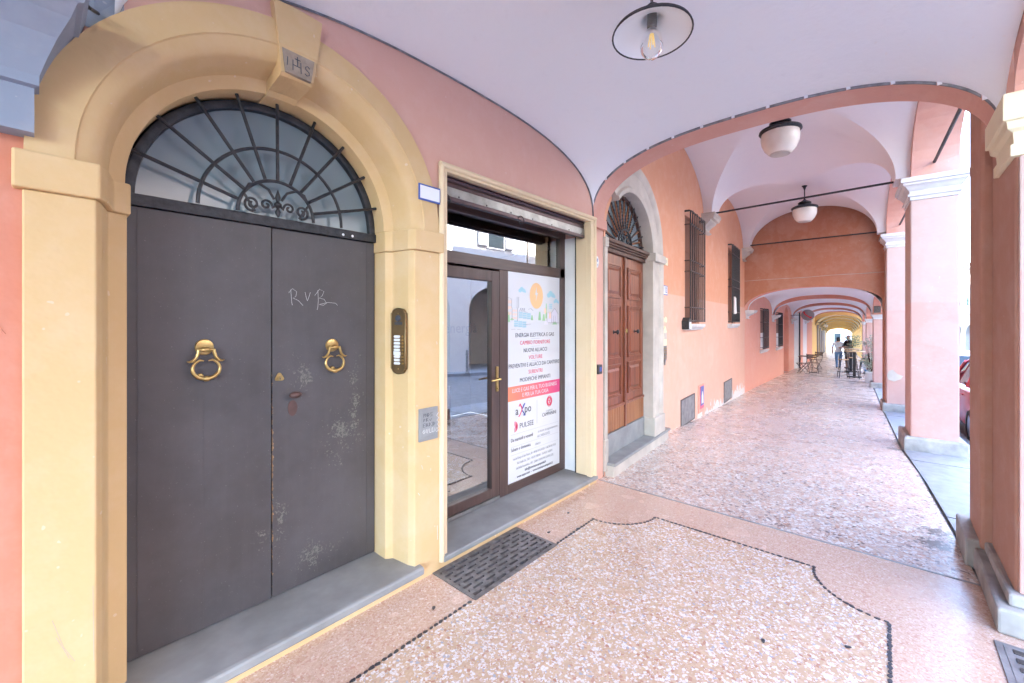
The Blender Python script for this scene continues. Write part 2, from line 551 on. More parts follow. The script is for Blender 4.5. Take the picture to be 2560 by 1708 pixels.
def tag(o, label, cat, group=None):
    o["label"] = label
    o["category"] = cat
    o["kind"] = "thing"
    if group:
        o["group"] = group
    return o
def thing(name, label, cat, loc=(0, 0, 0), frame=None, group=None):
    o = bpy.data.objects.new(name, None)
    o.empty_display_size = .1
    COL.objects.link(o)
    o.matrix_world = (frame or FA) @ Matrix.Translation(loc)
    ORG[o.name] = loc
    return tag(o, label, cat, group)
def copy_tree(o, parent=None):
    c = o.copy()
    COL.objects.link(c)
    c.parent = parent
    ORG[c.name] = ORG[o.name]
    for ch in list(o.children):
        copy_tree(ch, c)
    return c
def Bx(*a, **k):
    return MB().box(*a, **k)

def se(t, n):
    """superelliptic arch profile: t in 0..1 across the span -> 0..1 height"""
    u = min(1.0, abs(2 * t - 1))
    return max(0.0, 1 - u ** n) ** (1.0 / n)
def cosspace(n):
    return [(1 - math.cos(PI * i / (n - 1))) / 2 for i in range(n)]

def wall_mesh(x0, x1, z0fn, ztop, openings, y=0.0, depth=.3, step=.5, mb=None, mi=0):
    """vertical wall sheet facing -y with openings (xa, xb, zbottom, topfn) and their reveals"""
    mb = mb or MB()
    xs = {x0, x1}
    n = max(1, int((x1 - x0) / step))
    for i in range(1, n):
        xs.add(x0 + (x1 - x0) * i / n)
    for xa, xb, zb, tf in openings:
        for t in cosspace(25):
            xs.add(xa + (xb - xa) * t)
    xs = sorted(xs)
    for a, b in zip(xs, xs[1:]):
        if b - a < 1e-6:
            continue
        m = (a + b) / 2
        op = [o for o in openings if o[0] < m < o[1]]
        za, zb_ = z0fn(a), z0fn(b)
        if not op:
            mb.add([(a, y, za), (b, y, zb_), (b, y, ztop), (a, y, ztop)], [(0, 1, 2, 3)], mi)
        else:
            xa, xb, ob, tf = op[0]
            if ob > min(za, zb_):
                mb.add([(a, y, za), (b, y, zb_), (b, y, ob), (a, y, ob)], [(0, 1, 2, 3)], mi)
                mb.add([(a, y, ob), (b, y, ob), (b, y + depth, ob), (a, y + depth, ob)], [(0, 1, 2, 3)], mi)
            mb.add([(a, y, tf(a)), (b, y, tf(b)), (b, y, ztop), (a, y, ztop)], [(0, 1, 2, 3)], mi)
            mb.add([(a, y + depth, tf(a)), (b, y + depth, tf(b)), (b, y, tf(b)), (a, y, tf(a))], [(0, 1, 2, 3)], mi)
    for xa, xb, ob, tf in openings:
        lo = min(ob, tf(xa) - .01)
        for xx, fl in ((xa, 1), (xb, 0)):
            t = tf(xx)
            lo = max(ob, z0fn(xx)) if ob > -50 else z0fn(xx)
            q = [(xx, y, lo), (xx, y + depth, lo), (xx, y + depth, t), (xx, y, t)]
            mb.add(q, [(0, 1, 2, 3) if fl else (3, 2, 1, 0)], mi)
    return mb

def arch_fn(cx, a, zs, b, n=2.0):
    def f(x):
        u = min(1.0, abs((x - cx) / a))
        return zs + b * max(0.0, 1 - u ** n) ** (1.0 / n)
    return f

def arch_pts(cx, zs, rx, rz, n, a0=0.0, a1=PI):
    return [(cx - rx * math.cos(a0 + (a1 - a0) * i / n), zs + rz * math.sin(a0 + (a1 - a0) * i / n)) for i in range(n + 1)]

def arch_sweep(prof, cx, zs, n=40, mb=None, a0=0.0, a1=PI, squash=1.0):
    """sweep a section [(radius, y)] round an arch"""
    mb = mb or MB()
    k = len(prof)
    vs = []
    for i in range(n + 1):
        a = a0 + (a1 - a0) * i / n
        for r, y in prof:
            vs.append((cx - r * math.cos(a), y, zs + r * squash * math.sin(a)))
    fs = []
    for i in range(n):
        for j in range(k - 1):
            fs.append((i * k + j, (i + 1) * k + j, (i + 1) * k + j + 1, i * k + j + 1))
    mb.add(vs, fs)
    mb.add([vs[j] for j in range(k)], [tuple(range(k))]) if k > 2 else None
    mb.add([vs[n * k + j] for j in range(k)], [tuple(range(k - 1, -1, -1))]) if k > 2 else None
    return mb

def ext_profile(prof, z0, z1, mb=None):
    """extrude plan section [(x, y)] vertically"""
    mb = mb or MB()
    return mb.prism(prof, 'xy', z0, z1)

def between(P, Q, thick, zs, za, ztop, n=2.2, m0=0.0, m1=0.0, seg=28, mb=None, side=1, drop=None):
    """arcade wall from plan point P to Q: solid above an arched opening; thick is measured to the street (-y)"""
    mb = mb or MB()
    P, Q = Vector((P[0], P[1], 0)), Vector((Q[0], Q[1], 0))
    d = (Q - P)
    L = d.length
    d.normalize()
    nrm = Vector((d.y, -d.x, 0)) * side
    ts = sorted(set([0.0, 1.0] + [m0 / L + (1 - (m0 + m1) / L) * t for t in cosspace(seg)]))
    def zt(t):
        u = (t * L - m0) / (L - m0 - m1)
        if u <= 0 or u >= 1:
            return zs
        return zs + (za - zs) * se(u, n)
    def pt(t, off, z):
        p = P + d * (t * L) + nrm * off
        return (p.x, p.y, z)
    for a, b in zip(ts, ts[1:]):
        va, vb = zt(a), zt(b)
        mb.add([pt(a, 0, va), pt(b, 0, vb), pt(b, 0, ztop), pt(a, 0, ztop)], [(3, 2, 1, 0)])
        mb.add([pt(a, thick, va), pt(b, thick, vb), pt(b, thick, ztop), pt(a, thick, ztop)], [(0, 1, 2, 3)])
        mb.add([pt(a, 0, va), pt(b, 0, vb), pt(b, thick, vb), pt(a, thick, va)], [(0, 1, 2, 3)])
    return mb

def text_part(body, size, x, y, z, mat, parent, name="lettering", align='CENTER', bold=0.0, xs=1.0, extr=.0006, rotz=0.0, tilt=0.0):
    cu = bpy.data.curves.new("t", 'FONT')
    cu.body = body
    cu.size = size
    cu.align_x = align
    cu.align_y = 'CENTER'
    cu.extrude = extr
    cu.offset = bold
    cu.resolution_u = 2
    to = bpy.data.objects.new("t", cu)
    me = bpy.data.meshes.new_from_object(to)
    bpy.data.objects.remove(to)
    bpy.data.curves.remove(cu)
    o3 = ORG[parent.name]
    T = Matrix.Translation((x - o3[0], y - o3[1], z - o3[2])) @ Matrix.Rotation(rotz, 4, 'Z') @ Matrix.Rotation(tilt, 4, 'Y') @ Matrix.Rotation(R(90), 4, 'X') @ Matrix.Diagonal((xs, 1, 1, 1))
    me.transform(T)
    me.materials.clear()
    me.materials.append(K[mat])
    me.name = name
    o = bpy.data.objects.new(name, me)
    COL.objects.link(o)
    o.parent = parent
    ORG[o.name] = o3
    return o

def stroke(mb, pts, w, y, th=.0012):
    """hand-drawn line in the x-z plane at depth y"""
    mb.tube([(p[0], y, p[1]) for p in pts], w, 5)
    return mb
def spiral(cx, cz, r0, r1, a0, a1, n=22):
    return [(cx + (r0 + (r1 - r0) * i / n) * math.cos(a0 + (a1 - a0) * i / n), cz + (r0 + (r1 - r0) * i / n) * math.sin(a0 + (a1 - a0) * i / n)) for i in range(n + 1)]

# ================================================================== SETTING
# ground under everything, to the horizon
xs = [-400, -60, -10, 4, 8.4, 14, 22, 29, 38, 55, 75, 100, 140, 400]
mb = MB()
mb.grid(lambda u, v: (u, v + wy(u), zf(u) - .30), xs, [-400, -60, 60, 400])
mb.build("ground", 'asphalt', kind='structure')
# street between the two arcades
mb = MB()
sx = [-30 + i * 2.0 for i in range(80)]
mb.grid(lambda u, v: (u, wy(u) + v, zf(u) - .16), sx, [-10.3, -7, -3.5])
mb.build("street", 'asphalt', kind='structure')
# pavement of the opposite arcade
mb = MB()
mb.grid(lambda u, v: (u, wy(u) + v, zf(u) - .04), sx, [-14.5, -10.3])
mb.grid(lambda u, v: (u, wy(u) - 10.3, zf(u) - .04 - v * .12), sx, [0, 1])
mb.build("pavement", 'kerb', kind='structure')

# terrazzo floor of the near bay: pink band sheet with the grate pit left open
GX0, GX1, GY0, GY1 = 1.84, 2.73, -.47, -.035
fl = MB()
for x0, x1, y0, y1 in ((-14, GX0, -3.0, .5), (GX1, 4.18, -3.0, .5), (GX0, GX1, GY1, .5), (GX0, GX1, -3.0, GY0)):
    fl.add([(x0, y0, 0), (x1, y0, 0), (x1, y1, 0), (x0, y1, 0)], [(0, 1, 2, 3)])
floor = fl.build("floor", 'terr_pink', kind='structure')
ORG[floor.name] = (0, 0, 0)
# inner field with scooped corners
def field_outline():
    x0, x1, ya, yb, r = .50, 3.695, -.455, -2.42, .40
    P = []
    for cx, cy, a0 in ((x1, ya, 180), (x1, yb, 90), (x0, yb, 0), (x0, ya, 270)):
        for i in range(13):
            a = R(a0 + 90 * (i / 12)) if (cx, cy) in ((x1, ya), (x0, yb)) else R(a0 + 90 * (i / 12))
            P.append((cx, cy, a))
    out = []
    def arc(cx, cy, s, e):
        for i in range(13):
            a = R(s + (e - s) * i / 12)
            out.append((cx + r * math.cos(a), cy + r * math.sin(a)))
    arc(x1, ya, 180, 270)
    arc(x1, yb, 90, 180)
    arc(x0, yb, 0, 90)
    arc(x0, ya, 270, 360)
    return out
FO = field_outline()
mb = MB()
mb.add([(p[0], p[1], .004) for p in FO], [tuple(range(len(FO) - 1, -1, -1))])
mb.build("floor_inlay", 'terr_field', floor)
# black tesserae along the field's edge
def resample(pts, step):
    out, acc = [], 0.0
    n = len(pts)
    for i in range(n):
        a, b = Vector((pts[i][0], pts[i][1], 0)), Vector((pts[(i + 1) % n][0], pts[(i + 1) % n][1], 0))
        L = (b - a).length
        while acc < L:
            p = a + (b - a) * (acc / L)
            out.append((p.x, p.y, math.atan2(b.y - a.y, b.x - a.x)))
            acc += step * random.uniform(.85, 1.2)
        acc -= L
    return out
tess_me = []
for k in range(4):
    n = 7
    q = []
    for i in range(n):
        a = 2 * PI * i / n
        q.append((.0165 * math.cos(a) * random.uniform(.8, 1.15), .0105 * math.sin(a) * random.uniform(.75, 1.2)))
    me = MB().prism(q, 'xy', 0, .0035)
    tess_me.append(me)
tess_data = [None] * 4
for (x, y, a) in resample(FO, .0365):
    if x < .9 or (GX0 - .02 < x < GX1 + .02 and y > -.49):
        continue
    k = random.randrange(4)
    if tess_data[k] is None:
        o = tess_me[k].build("tessera", 'tessera', floor)
        tess_data[k] = o.data
    else:
        o = bpy.data.objects.new("tessera", tess_data[k])
        COL.objects.link(o)
        o.parent = floor
    o.location = (x, y, .005)
    s = random.uniform(.8, 1.15)
    o.scale = (s, s, 1)
    o.rotation_euler = (0, 0, a + random.uniform(-.25, .25))
# a few stray dark stones let into the floor
for (x, y) in ((2.84, -.30), (1.62, -.33), (3.25, -.22), (2.65, -1.9), (2.3, -2.62), (2.9, -2.25), (3.05, -.45)):
    o = bpy.data.objects.new("tessera", tess_data[1] or tess_data[0])
    COL.objects.link(o)
    o.parent = floor
    o.location = (x, y, .0055)
    o.rotation_euler = (0, 0, random.uniform(0, 3))
    o.scale = (1.0, 1.0, 1)

# terrazzo floor of the portico beyond
mb = MB()
fx = [4.18, 4.6, 5.2, 6, 6.9, 7.6, 8.4, 9.5, 11, 12.2, 13.2, 14.1, 16, 18, 20, 22, 25, 29, 33, 37.7, 45, 55, 65, 75, 90]
KERB = [(-20, -2.9), (4.3, -2.88), (4.95, -2.83), (8.42, -2.57), (13.3, -2.36), (18.9, -2.1), (24.8, -1.78), (29.9, -1.5), (37.7, -1.3), (75, 1.0), (90, 2.2)]
def ky(x):
    return interp(KERB, x)
mb.grid(lambda u, v: (u, wy(u) + .4 if v else ky(u), zf(u) + (.0 if u > 4.2 else .0)), fx, [0, 1])
far_floor = mb.build("portico_floor", 'terr_rose', kind='structure')
# thin brass-dark joint between the two floors
mb = MB()
mb.box(4.168, 4.186, -2.95, .02, -.01, .003)
mb.build("floor_joint", 'stone_grey', far_floor)
# pale stone slabs between the pillars, each its own slab, beyond a dark joint
kerb = MB()
kerb.grid(lambda u, v: (u, ky(u) - .012 - .9 * v, zf(u) - .035), [-14, 4.3, 4.95, 6.9, 8.4, 12.2, 14.1, 22, 29, 37.7, 55, 75, 90], [0, 1], flip=True)
kb = kerb.build("kerb", 'plinth', kind='structure')
xx = -4.0
while xx < 40:
    L = random.uniform(.95, 1.35)
    a, b = xx + .006, xx + L - .006
    m = MB()
    dz = random.uniform(-.003, .003)
    q = [(a, ky(a) - .03), (b, ky(b) - .03), (b, ky(b) - .88), (a, ky(a) - .88)]
    m.add([(p[0], p[1], zf(p[0]) - .002 + dz) for p in q] + [(p[0], p[1], zf(p[0]) - .15) for p in q],
          [(3, 2, 1, 0), (0, 1, 5, 4), (1, 2, 6, 5), (2, 3, 7, 6), (3, 0, 4, 7)])
    m.build("slab", 'kerb', kb)
    xx += L

# ================================================================== NEAR HOUSE (salmon wall, white vault)
DX0, DX1 = .283, 1.611            # dark door, at the back of the reveal
DCX = .945
DY = .32
near = thing("salmon_house", "salmon plastered house front under a white sail vault, beside the near pillar", "building", (4.0, 0, 0))
aw = wall_mesh(.02, 4.28, lambda x: -.02, 4.4,
               [(.06, 1.83, -99, lambda x: 3.25 if False else arch_fn(DCX, .885, 2.38, .88)(x)), (1.95, 4.0, -99, lambda x: 2.86)], depth=.34)
aw.build("wall", 'salmon', near)
# sail vault of the near bay
VX0, VX1, VY0, VY1, VS, VR, VN = .22, 4.05, 0.0, -2.96, 2.90, .66, 2.6
def vault0(u, v):
    a, b = se(v, VN), se(u, VN)
    k = 4.0
    z = VS + VR * (a ** k + b ** k) ** (1 / k)
    return (VX0 + (VX1 - VX0) * u, VY0 + (VY1 - VY0) * v, z)
cs = cosspace(57)
MB().grid(vault0, cs, cs).build("vault", 'vault', near, smooth=60)
# transverse arch at the far end of the bay
mb = MB()
yy = [0.0 + (-2.96) * t for t in cosspace(61)]
def archA(y):
    return 2.86 + .66 * se(-y / 2.96, 2.6)
for a, b in zip(yy, yy[1:]):
    za, zb = archA(a), archA(b)
    mb.add([(4.05, a, za + .035), (4.05, b, zb + .035), (4.30, b, zb), (4.30, a, za)], [(0, 1, 2, 3)])
    mb.add([(4.30, a, za), (4.30, b, zb), (4.30, b, 6.2), (4.30, a, 6.2)], [(0, 1, 2, 3)])
    mb.add([(4.055, a, za + .035), (4.055, b, zb + .035), (4.055, b, 4.6), (4.055, a, 4.6)], [(3, 2, 1, 0)])
# little drooping end of the arch on the wall
mb.box(4.06, 4.29, -.045, .0, 2.80, 2.90)
mb.build("transverse_arch", 'arch_salmon', near, smooth=50)
# street-side arch of the bay
mb = between((.1, -2.965), (3.78, -2.965), .50, 3.03, 3.50, 6.0, n=2.6)
mb.build("street_arch", 'arch_salmon', near, smooth=50)
# lead strips let in along the arch edge, piece by piece
L = 0
pts = [(y, archA(y) + .045) for y in [-.02 - 2.92 * t / 200 for t in range(201)]]
acc, cur = 0, [pts[0]]
for p, q in zip(pts, pts[1:]):
    acc += math.hypot(q[0] - p[0], q[1] - p[1])
    cur.append(q)
    if acc > .25 or q is pts[-1]:
        m = MB()
        w = .021
        for a, b in zip(cur[:-1], cur[1:-1] if q is not pts[-1] else cur[1:]):
            m.add([(4.045, a[0], a[1] - w), (4.045, b[0], b[1] - w), (4.038, b[0], b[1] + w), (4.038, a[0], a[1] + w)], [(3, 2, 1, 0)])
            m.add([(4.045, a[0], a[1] - w), (4.045, b[0], b[1] - w), (4.06, b[0], b[1] - w), (4.06, a[0], a[1] - w)], [(0, 1, 2, 3)])
        m.build("lead_strip", 'lead', near)
        MB().box(4.036, 4.046, q[0] - .012, q[0] + .012, q[1] - .022, q[1] + .018).build("plaster_dab", 'vault', near)
        acc, cur = 0, [q]
# dark seam where vault meets wall
m = MB()
sp = [(VX0 + (VX1 - VX0) * t, -.008, VS + VR * se(t, VN) - .004) for t in cosspace(80)[8:]]
m.tube(sp, .007, 5)
m.build("seam", 'lead', near)
MB().box(-.2, 1.92, .385, 1.6, -.1, 4.6).build("light_baffle", 'dark', near)  # unseen block added to stop daylight leaking round the door arch
# upper storeys keep daylight out of the vault
mb = MB()
mb.box(-14, 4.29, -3.46, 9, 4.7, 14.0)
mb.build("upper_storey", 'facade_a', near)
# previous bays behind the photographer
prev = thing("neighbour_house", "red salmon house with blue grey corbel, cut by the picture's edge", "building", (-.2, 0, 0))
mb = wall_mesh(-14, .02, lambda x: -.02, 4.2, [], depth=.3)
mb.build("wall", 'salmon_red', prev)
mb = MB()
def vaultp(u, v):
    a, b = se(v, 2.6), se(u, 2.6)
    return (-4.6 + 4.15 * u, -2.96 * v, 2.95 + .62 * (a ** 4 + b ** 4) ** .25)
mb.grid(vaultp, cosspace(25), cosspace(25))
mb.box(-14, -4.6, -3.4, .3, 3.6, 3.9)
mb.build("vault", 'vault', prev, smooth=60)
# transverse arch with flared corbel (blue grey)
mb = MB()
def archL(y):
    return 2.94 + .56 * se((-y) / 2.96, 2.3)
yl = [-2.96 * t for t in cosspace(49)]
XL0, XL1 = -.55, .16
for a, b in zip(yl, yl[1:]):
    za, zb = archL(a), archL(b)
    mb.add([(XL0, a, za), (XL0, b, zb), (XL1, b, zb), (XL1, a, za)], [(0, 1, 2, 3)])
    mb.add([(XL1, a, za), (XL1, b, zb), (XL1 + .09, b, zb + .12), (XL1 + .09, a, za + .12)], [(0, 1, 2, 3)])
    mb.add([(XL1 + .09, a, za + .12), (XL1 + .09, b, zb + .12), (XL1 + .10, b, 4.4), (XL1 + .10, a, 4.4)], [(0, 1, 2, 3)])
mb.build("transverse_arch", 'blue_grey', prev, smooth=50)
mb = MB()
prof = [(.0, 2.44, .09), (.0, 2.60, .09), (.012, 2.605, .115), (.012, 2.64, .115), (.03, 2.70, .14), (.055, 2.77, .18), (.085, 2.83, .24), (.10, 2.865, .29), (.115, 2.87, .30), (.135, 2.945, .30)]
vs, fs = [], []
for fx_, z, pj in prof:
    vs += [(-.40 - fx_, .01, z), (-.40 - fx_, -pj, z), (fx_ * 1.0 + .0, -pj, z), (fx_ + .0, .01, z)]
for i in range(len(prof) - 1):
    for j in range(3):
        fs.append((i * 4 + j, i * 4 + j + 1, (i + 1) * 4 + j + 1, (i + 1) * 4 + j))
fs.append((3, 2, 1, 0))
mb.add(vs, fs)
mb.build("corbel", 'blue_grey', prev)
mb = MB()
mb.tube([(-.5, -.31, 3.02), (-.1, -.305, 2.99), (.06, -.24, 2.955), (.14, -.12, 2.955), (.17, -.02, 3.0)], .007, 6)
mb.build("cable", 'iron', prev)
mb = between((-4.4, -2.965), (-.9, -2.965), .50, 3.03, 3.50, 6.0, n=2.6)
mb.box(-14, .1, -3.46, 9, 4.4, 14)
mb.box(-.9, .12, -3.46, -2.965, 3.03, 6)
mb.build("upper_storey", 'salmon_red', prev)
mb = MB().box(-.85, .05, -3.44, -2.97, 0, 3.03)
pp = tag(mb.build("pillar", 'pillar_shaded', None, loc=(-.4, -3.2, 0)), "pillar beside the photographer, outside the picture", "pillar")
mb = MB().box(-5.4, -4.5, -3.44, -2.97, 0, 3.03)
pp = tag(mb.build("pillar", 'pillar_shaded', None, loc=(-4.9, -3.2, 0)), "pillar behind the photographer, outside the picture", "pillar")

# ------------------------------------------------------------------ yellow door surround
ds = thing("door_surround", "ochre yellow arched plaster surround of the dark double door", "door surround", (DCX, 0, 0))
def pil(side):
    # plan section of one jamb: front face, chamfer, splayed reveal
    if side < 0:
        return [(-.03, .0), (-.03, -.03), (.165, -.03), (.185, .02), (.215, .17), (DX0 - .002, .20), (DX0 - .002, .36), (-.03, .36)]
    return [(1.905, .0), (1.905, .36), (DX1 + .002, .36), (DX1 + .002, .20), (1.655, .17), (1.675, .02), (1.695, -.03), (1.905, -.03)]
ZI0, ZI1 = 2.245, 2.385
for s_ in (-1, 1):
    MB().prism(pil(s_), 'xy', -.02, ZI0).build("pilaster", 'ochre', ds, bevel=.006)
    P = pil(s_)
    c = sum(p[0] for p in P) / len(P)
    if s_ < 0:
        Q = [(-.055, 0), (-.055, -.055), (.175, -.055), (.20, .0), (.232, .15), (DX0 + .01, .185), (DX0 + .01, .34), (-.055, .34)]
    else:
        Q = [(1.93, 0), (1.93, .34), (DX1 - .01, .34), (DX1 - .01, .185), (1.638, .15), (1.66, .0), (1.685, -.055), (1.93, -.055)]
    MB().prism(Q, 'xy', ZI0, ZI1).build("impost", 'ochre', ds, bevel=.008)
ar = arch_sweep([(.965, .0), (.965, -.03), (.835, -.036), (.83, -.028), (.795, -.02), (.765, .0), (.752, .02), (.722, .17), (.664, .20), (.664, .36)], DCX - .007, ZI1, 48, squash=.985)
ar.build("arch", 'ochre', ds, smooth=40)
# keystone: a wedge of the same section standing proud of the ring
arch_sweep([(1.06, .0), (1.06, -.048), (.83, -.052), (.825, -.045), (.70, -.034), (.688, -.01), (.672, .16), (.655, .20), (.652, .36)], DCX - .007, ZI1, 6, squash=.985, a0=R(83.2), a1=R(96.8)).build("keystone", 'ochre', ds, bevel=.004)
pq = [(-.066, 3.072), (.066, 3.068), (.083, 3.186), (-.083, 3.190)]
pl = MB().prism([(DCX - .007 + a, b) for a, b in pq], 'xz', -.047, -.02).build("plaque", 'plaque', ds)
m = MB()
for P in ([(-.058, 3.145), (-.060, 3.10)], [(-.030, 3.14), (-.030, 3.085)], [(-.030, 3.115), (.015, 3.112)], [(.012, 3.14), (.014, 3.082)],
          [(-.006, 3.165), (-.006, 3.112)], [(-.020, 3.150), (.010, 3.150)],
          [(.062, 3.128), (.05, 3.138), (.038, 3.130), (.040, 3.118), (.058, 3.106), (.060, 3.092), (.046, 3.084), (.034, 3.092)]):
    stroke(m, [(DCX - .008 + a * .95, 3.075 + (b - 3.085) * .98 + .018) for a, b in P], .0022, -.0475)
m.build("engraving", 'ink', pl)

# ------------------------------------------------------------------ dark double door
dd = thing("double_door", "dark worn double door with brass ring knockers under the fanlight", "door", (DCX, DY, .12))
SPL = .932
lf = MB().box(DX0 + .004, SPL - .003, DY, DY + .05, .122, 2.316).build("leaf", 'black_door', dd, bevel=.003)
rf = MB().box(SPL + .004, DX1 - .004, DY + .008, DY + .055, .122, 2.316).build("leaf", 'black_door', dd, bevel=.003)
m = MB()
for x in (.30, .302):
    pass
m.box(.33, .336, DY - .0025, DY, .13, 2.31)
m.box(.595, .5985, DY - .001, DY, .15, 1.35)
m.build("board_joint", 'black_door', lf)
m = MB().box(1.545, 1.55, DY + .0055, DY + .008, .13, 2.31)
m.build("board_joint", 'black_door', rf)
MB().box(DX0, DX1, DY - .022, DY + .05, 2.318, 2.375).build("transom_bar", 'iron', dd, bevel=.004)
MB().box(DX0, DX1, DY + .06, DY + .07, .1, 2.4).build("rebate", 'dark', dd)
m = MB()
for x in (1.36, 1.425):
    m.lathe([(.0, -.028), (.008, -.027), (.009, -.02)], (x, DY, 2.338), 10, Matrix.Rotation(R(-90), 4, 'X') @ Matrix.Identity(4))
for x in (1.36, 1.425):
    m2 = MB()
    m2.lathe([(0.001, .003), (.008, .002), (.009, 0)], (x, DY - .022, 2.338), 10, Matrix.Rotation(R(90), 4, 'X'))
    m2.build("screw", 'white', dd, smooth=40)
def knocker(cx, cz, parent, sw):
    """round rose, turned hinge bar, heart-shaped ring with flared tips"""
    y0 = DY + (.008 if parent is rf else 0)
    rose = MB().lathe([(0, .012), (.030, .012), (.040, .009), (.043, 0)], (cx, y0, cz), 28, Matrix.Rotation(R(90), 4, 'X'))
    # hinge stem and bar
    rose.tube([(cx, y0, cz - .008), (cx, y0 - .04, cz - .010)], .010, 10)
    rose.tube([(cx - .036, y0 - .042, cz - .012), (cx - .02, y0 - .042, cz - .012), (cx - .016, y0 - .042, cz - .012), (cx - .008, y0 - .042, cz - .012), (cx + .008, y0 - .042, cz - .012), (cx + .016, y0 - .042, cz - .012), (cx + .02, y0 - .042, cz - .012), (cx + .036, y0 - .042, cz - .012)],
              [.007, .007, .010, .0135, .0135, .010, .007, .007], 12)
    yr = y0 - .040
    for s_ in (-1, 1):
        # shoulder running down and flaring outward
        rose.tube([(cx + s_ * .033, yr, cz - .010), (cx + s_ * .036, yr, cz - .030), (cx + s_ * .043, yr, cz - .052), (cx + s_ * .056, yr, cz - .068), (cx + s_ * .072, yr, cz - .074), (cx + s_ * .083, yr, cz - .070)],
                  [.008, .0085, .0085, .008, .0055, .002], 8)
        # ring half
        P, Rr = [], []
        for i in range(15):
            t = i / 14
            a = R(62) + (R(-90) - R(62)) * t
            P.append((cx + s_ * .060 * math.cos(a), yr - .006 * t, cz - .112 + .052 * math.sin(a)))
            Rr.append(.006 + .0055 * t)
        rose.tube([(cx + s_ * .010, yr, cz - .071)] + P, [.003] + Rr, 10)
    rose.tube([(cx - .012, yr - .007, cz - .164), (cx - .008, yr - .007, cz - .164), (cx + .008, yr - .007, cz - .164), (cx + .012, yr - .007, cz - .164)], [.0115, .0145, .0145, .0115], 12)
    # striker button
    rose.lathe([(0, .016), (.014, .014), (.017, .006), (.018, 0)], (cx - .02 * sw, y0, cz - .155), 16, Matrix.Rotation(R(90), 4, 'X'))
    return rose.build("knocker", 'brass', parent, smooth=45)
knocker(.600, 1.622, lf, 1)
knocker(1.297, 1.605, rf, 0)
# lock plate: rounded triangle with cylinder
m = MB()
tri = []
for k in range(3):
    a0 = 90 + 120 * k
    for i in range(7):
        a = R(a0 - 60 + 120 * i / 6)
        c = R(a0)
        tri.append((.974 + .017 * math.cos(c) + .011 * math.cos(a), 1.424 + .017 * math.sin(c) + .011 * math.sin(a)))
m.prism(tri, 'xz', DY + .001, DY + .009)
m.lathe([(0, .009), (.012, .009), (.013, 0)], (.974, DY + .001, 1.422), 18, Matrix.Rotation(R(90), 4, 'X'))
lk = m.build("lock", 'brass', rf, smooth=40)
m = MB().box(.972, .976, DY - .010, DY - .007, 1.412, 1.424)
m.build("keyhole", 'ink', rf)
# oval knob with leaf-shaped escutcheon below
m = MB()
m.lathe([(0.001, .066), (.02, .062), (.030, .05), (.033, .042), (.028, .034), (.014, .028), (.012, 0)], (1.052, DY + .008, 1.313), 20, Matrix.Rotation(R(90), 4, 'X') @ Matrix.Diagonal((1.1, .62, 1, 1)))
m.build("knob", 'rust', rf, smooth=50)
esc = [(1.050 + (.028 * math.sin(a) * (1.0 if math.cos(a) > 0 else .95)), 1.228 + .048 * math.cos(a)) for a in [2 * PI * i / 24 for i in range(24)]]
MB().prism(esc, 'xz', DY + .004, DY + .009).build("escutcheon", 'rust', rf)
# chalk scrawl
m = MB()
for P in ([(1.04, 1.955), (1.046, 1.875), (1.05, 1.86)], [(1.028, 1.935), (1.05, 1.962), (1.075, 1.945), (1.07, 1.915), (1.052, 1.905), (1.085, 1.89), (1.105, 1.868), (1.112, 1.86)],
          [(1.125, 1.945), (1.135, 1.90), (1.14, 1.89), (1.152, 1.925), (1.158, 1.945)],
          [(1.205, 1.96), (1.208, 1.90), (1.205, 1.855), (1.20, 1.835)], [(1.185, 1.925), (1.215, 1.968), (1.245, 1.955), (1.232, 1.925), (1.212, 1.91), (1.245, 1.905), (1.262, 1.88), (1.24, 1.865), (1.215, 1.87), (1.27, 1.885), (1.32, 1.882), (1.335, 1.868)]):
    stroke(m, P, .0009, DY + .0075)
m.build("chalk_scrawl", 'chalk', rf)

# ------------------------------------------------------------------ fanlight: glass, rim and wrought grille
fg = thing("fanlight", "half-round fanlight of grey glass in a dark rim above the double door", "window", (DCX, DY, 2.375))
FR = .664
pts = arch_pts(DCX - .002, 2.372, FR, FR * .985, 40)
MB().add([(p[0], DY + .03, p[1]) for p in pts], [tuple(range(len(pts)))]).build("pane", 'fan_glass', fg)
arch_sweep([(.664, DY + .03), (.664, DY - .004), (.640, DY - .008), (.622, DY), (.618, DY + .03)], DCX - .002, 2.372, 44, squash=.985).build("rim", 'iron', fg, smooth=35)
gr = thing("fanlight_grille", "black wrought iron sunburst grille with scrolls over the fanlight", "grille", (DCX, DY - .05, 2.375))
GY = DY - .055
ends = [(.303, 2.57), (.393, 2.766), (.546, 2.922), (.729, 3.024), (.941, 3.053), (1.168, 3.029), (1.363, 2.929), (1.523, 2.767), (1.604, 2.555)]
for i, (ex, ez) in enumerate(ends):
    a = math.atan2(ez - 2.372, ex - DCX)
    m = MB()
    k_ = .985
    m.tube([(DCX + .215 * math.cos(a), GY, 2.372 + .215 * math.sin(a)), (DCX + (ex - DCX) * k_, GY, 2.372 + (ez - 2.372) * k_), (DCX + (ex - DCX) * k_ * 1.025, GY, 2.372 + (ez - 2.372) * k_ * 1.025)], [.0095, .0095, .008], 8)
    m.build("spoke", 'iron', gr, smooth=40)
def hoop(rr, w):
    m = MB()
    m.tube([(p[0], GY, p[1]) for p in arch_pts(DCX, 2.372, rr, rr, 32)], w, 8)
    return m.build("hoop", 'iron', gr, smooth=40)
hoop(.205, .0095)
hoop(.385, .0095)
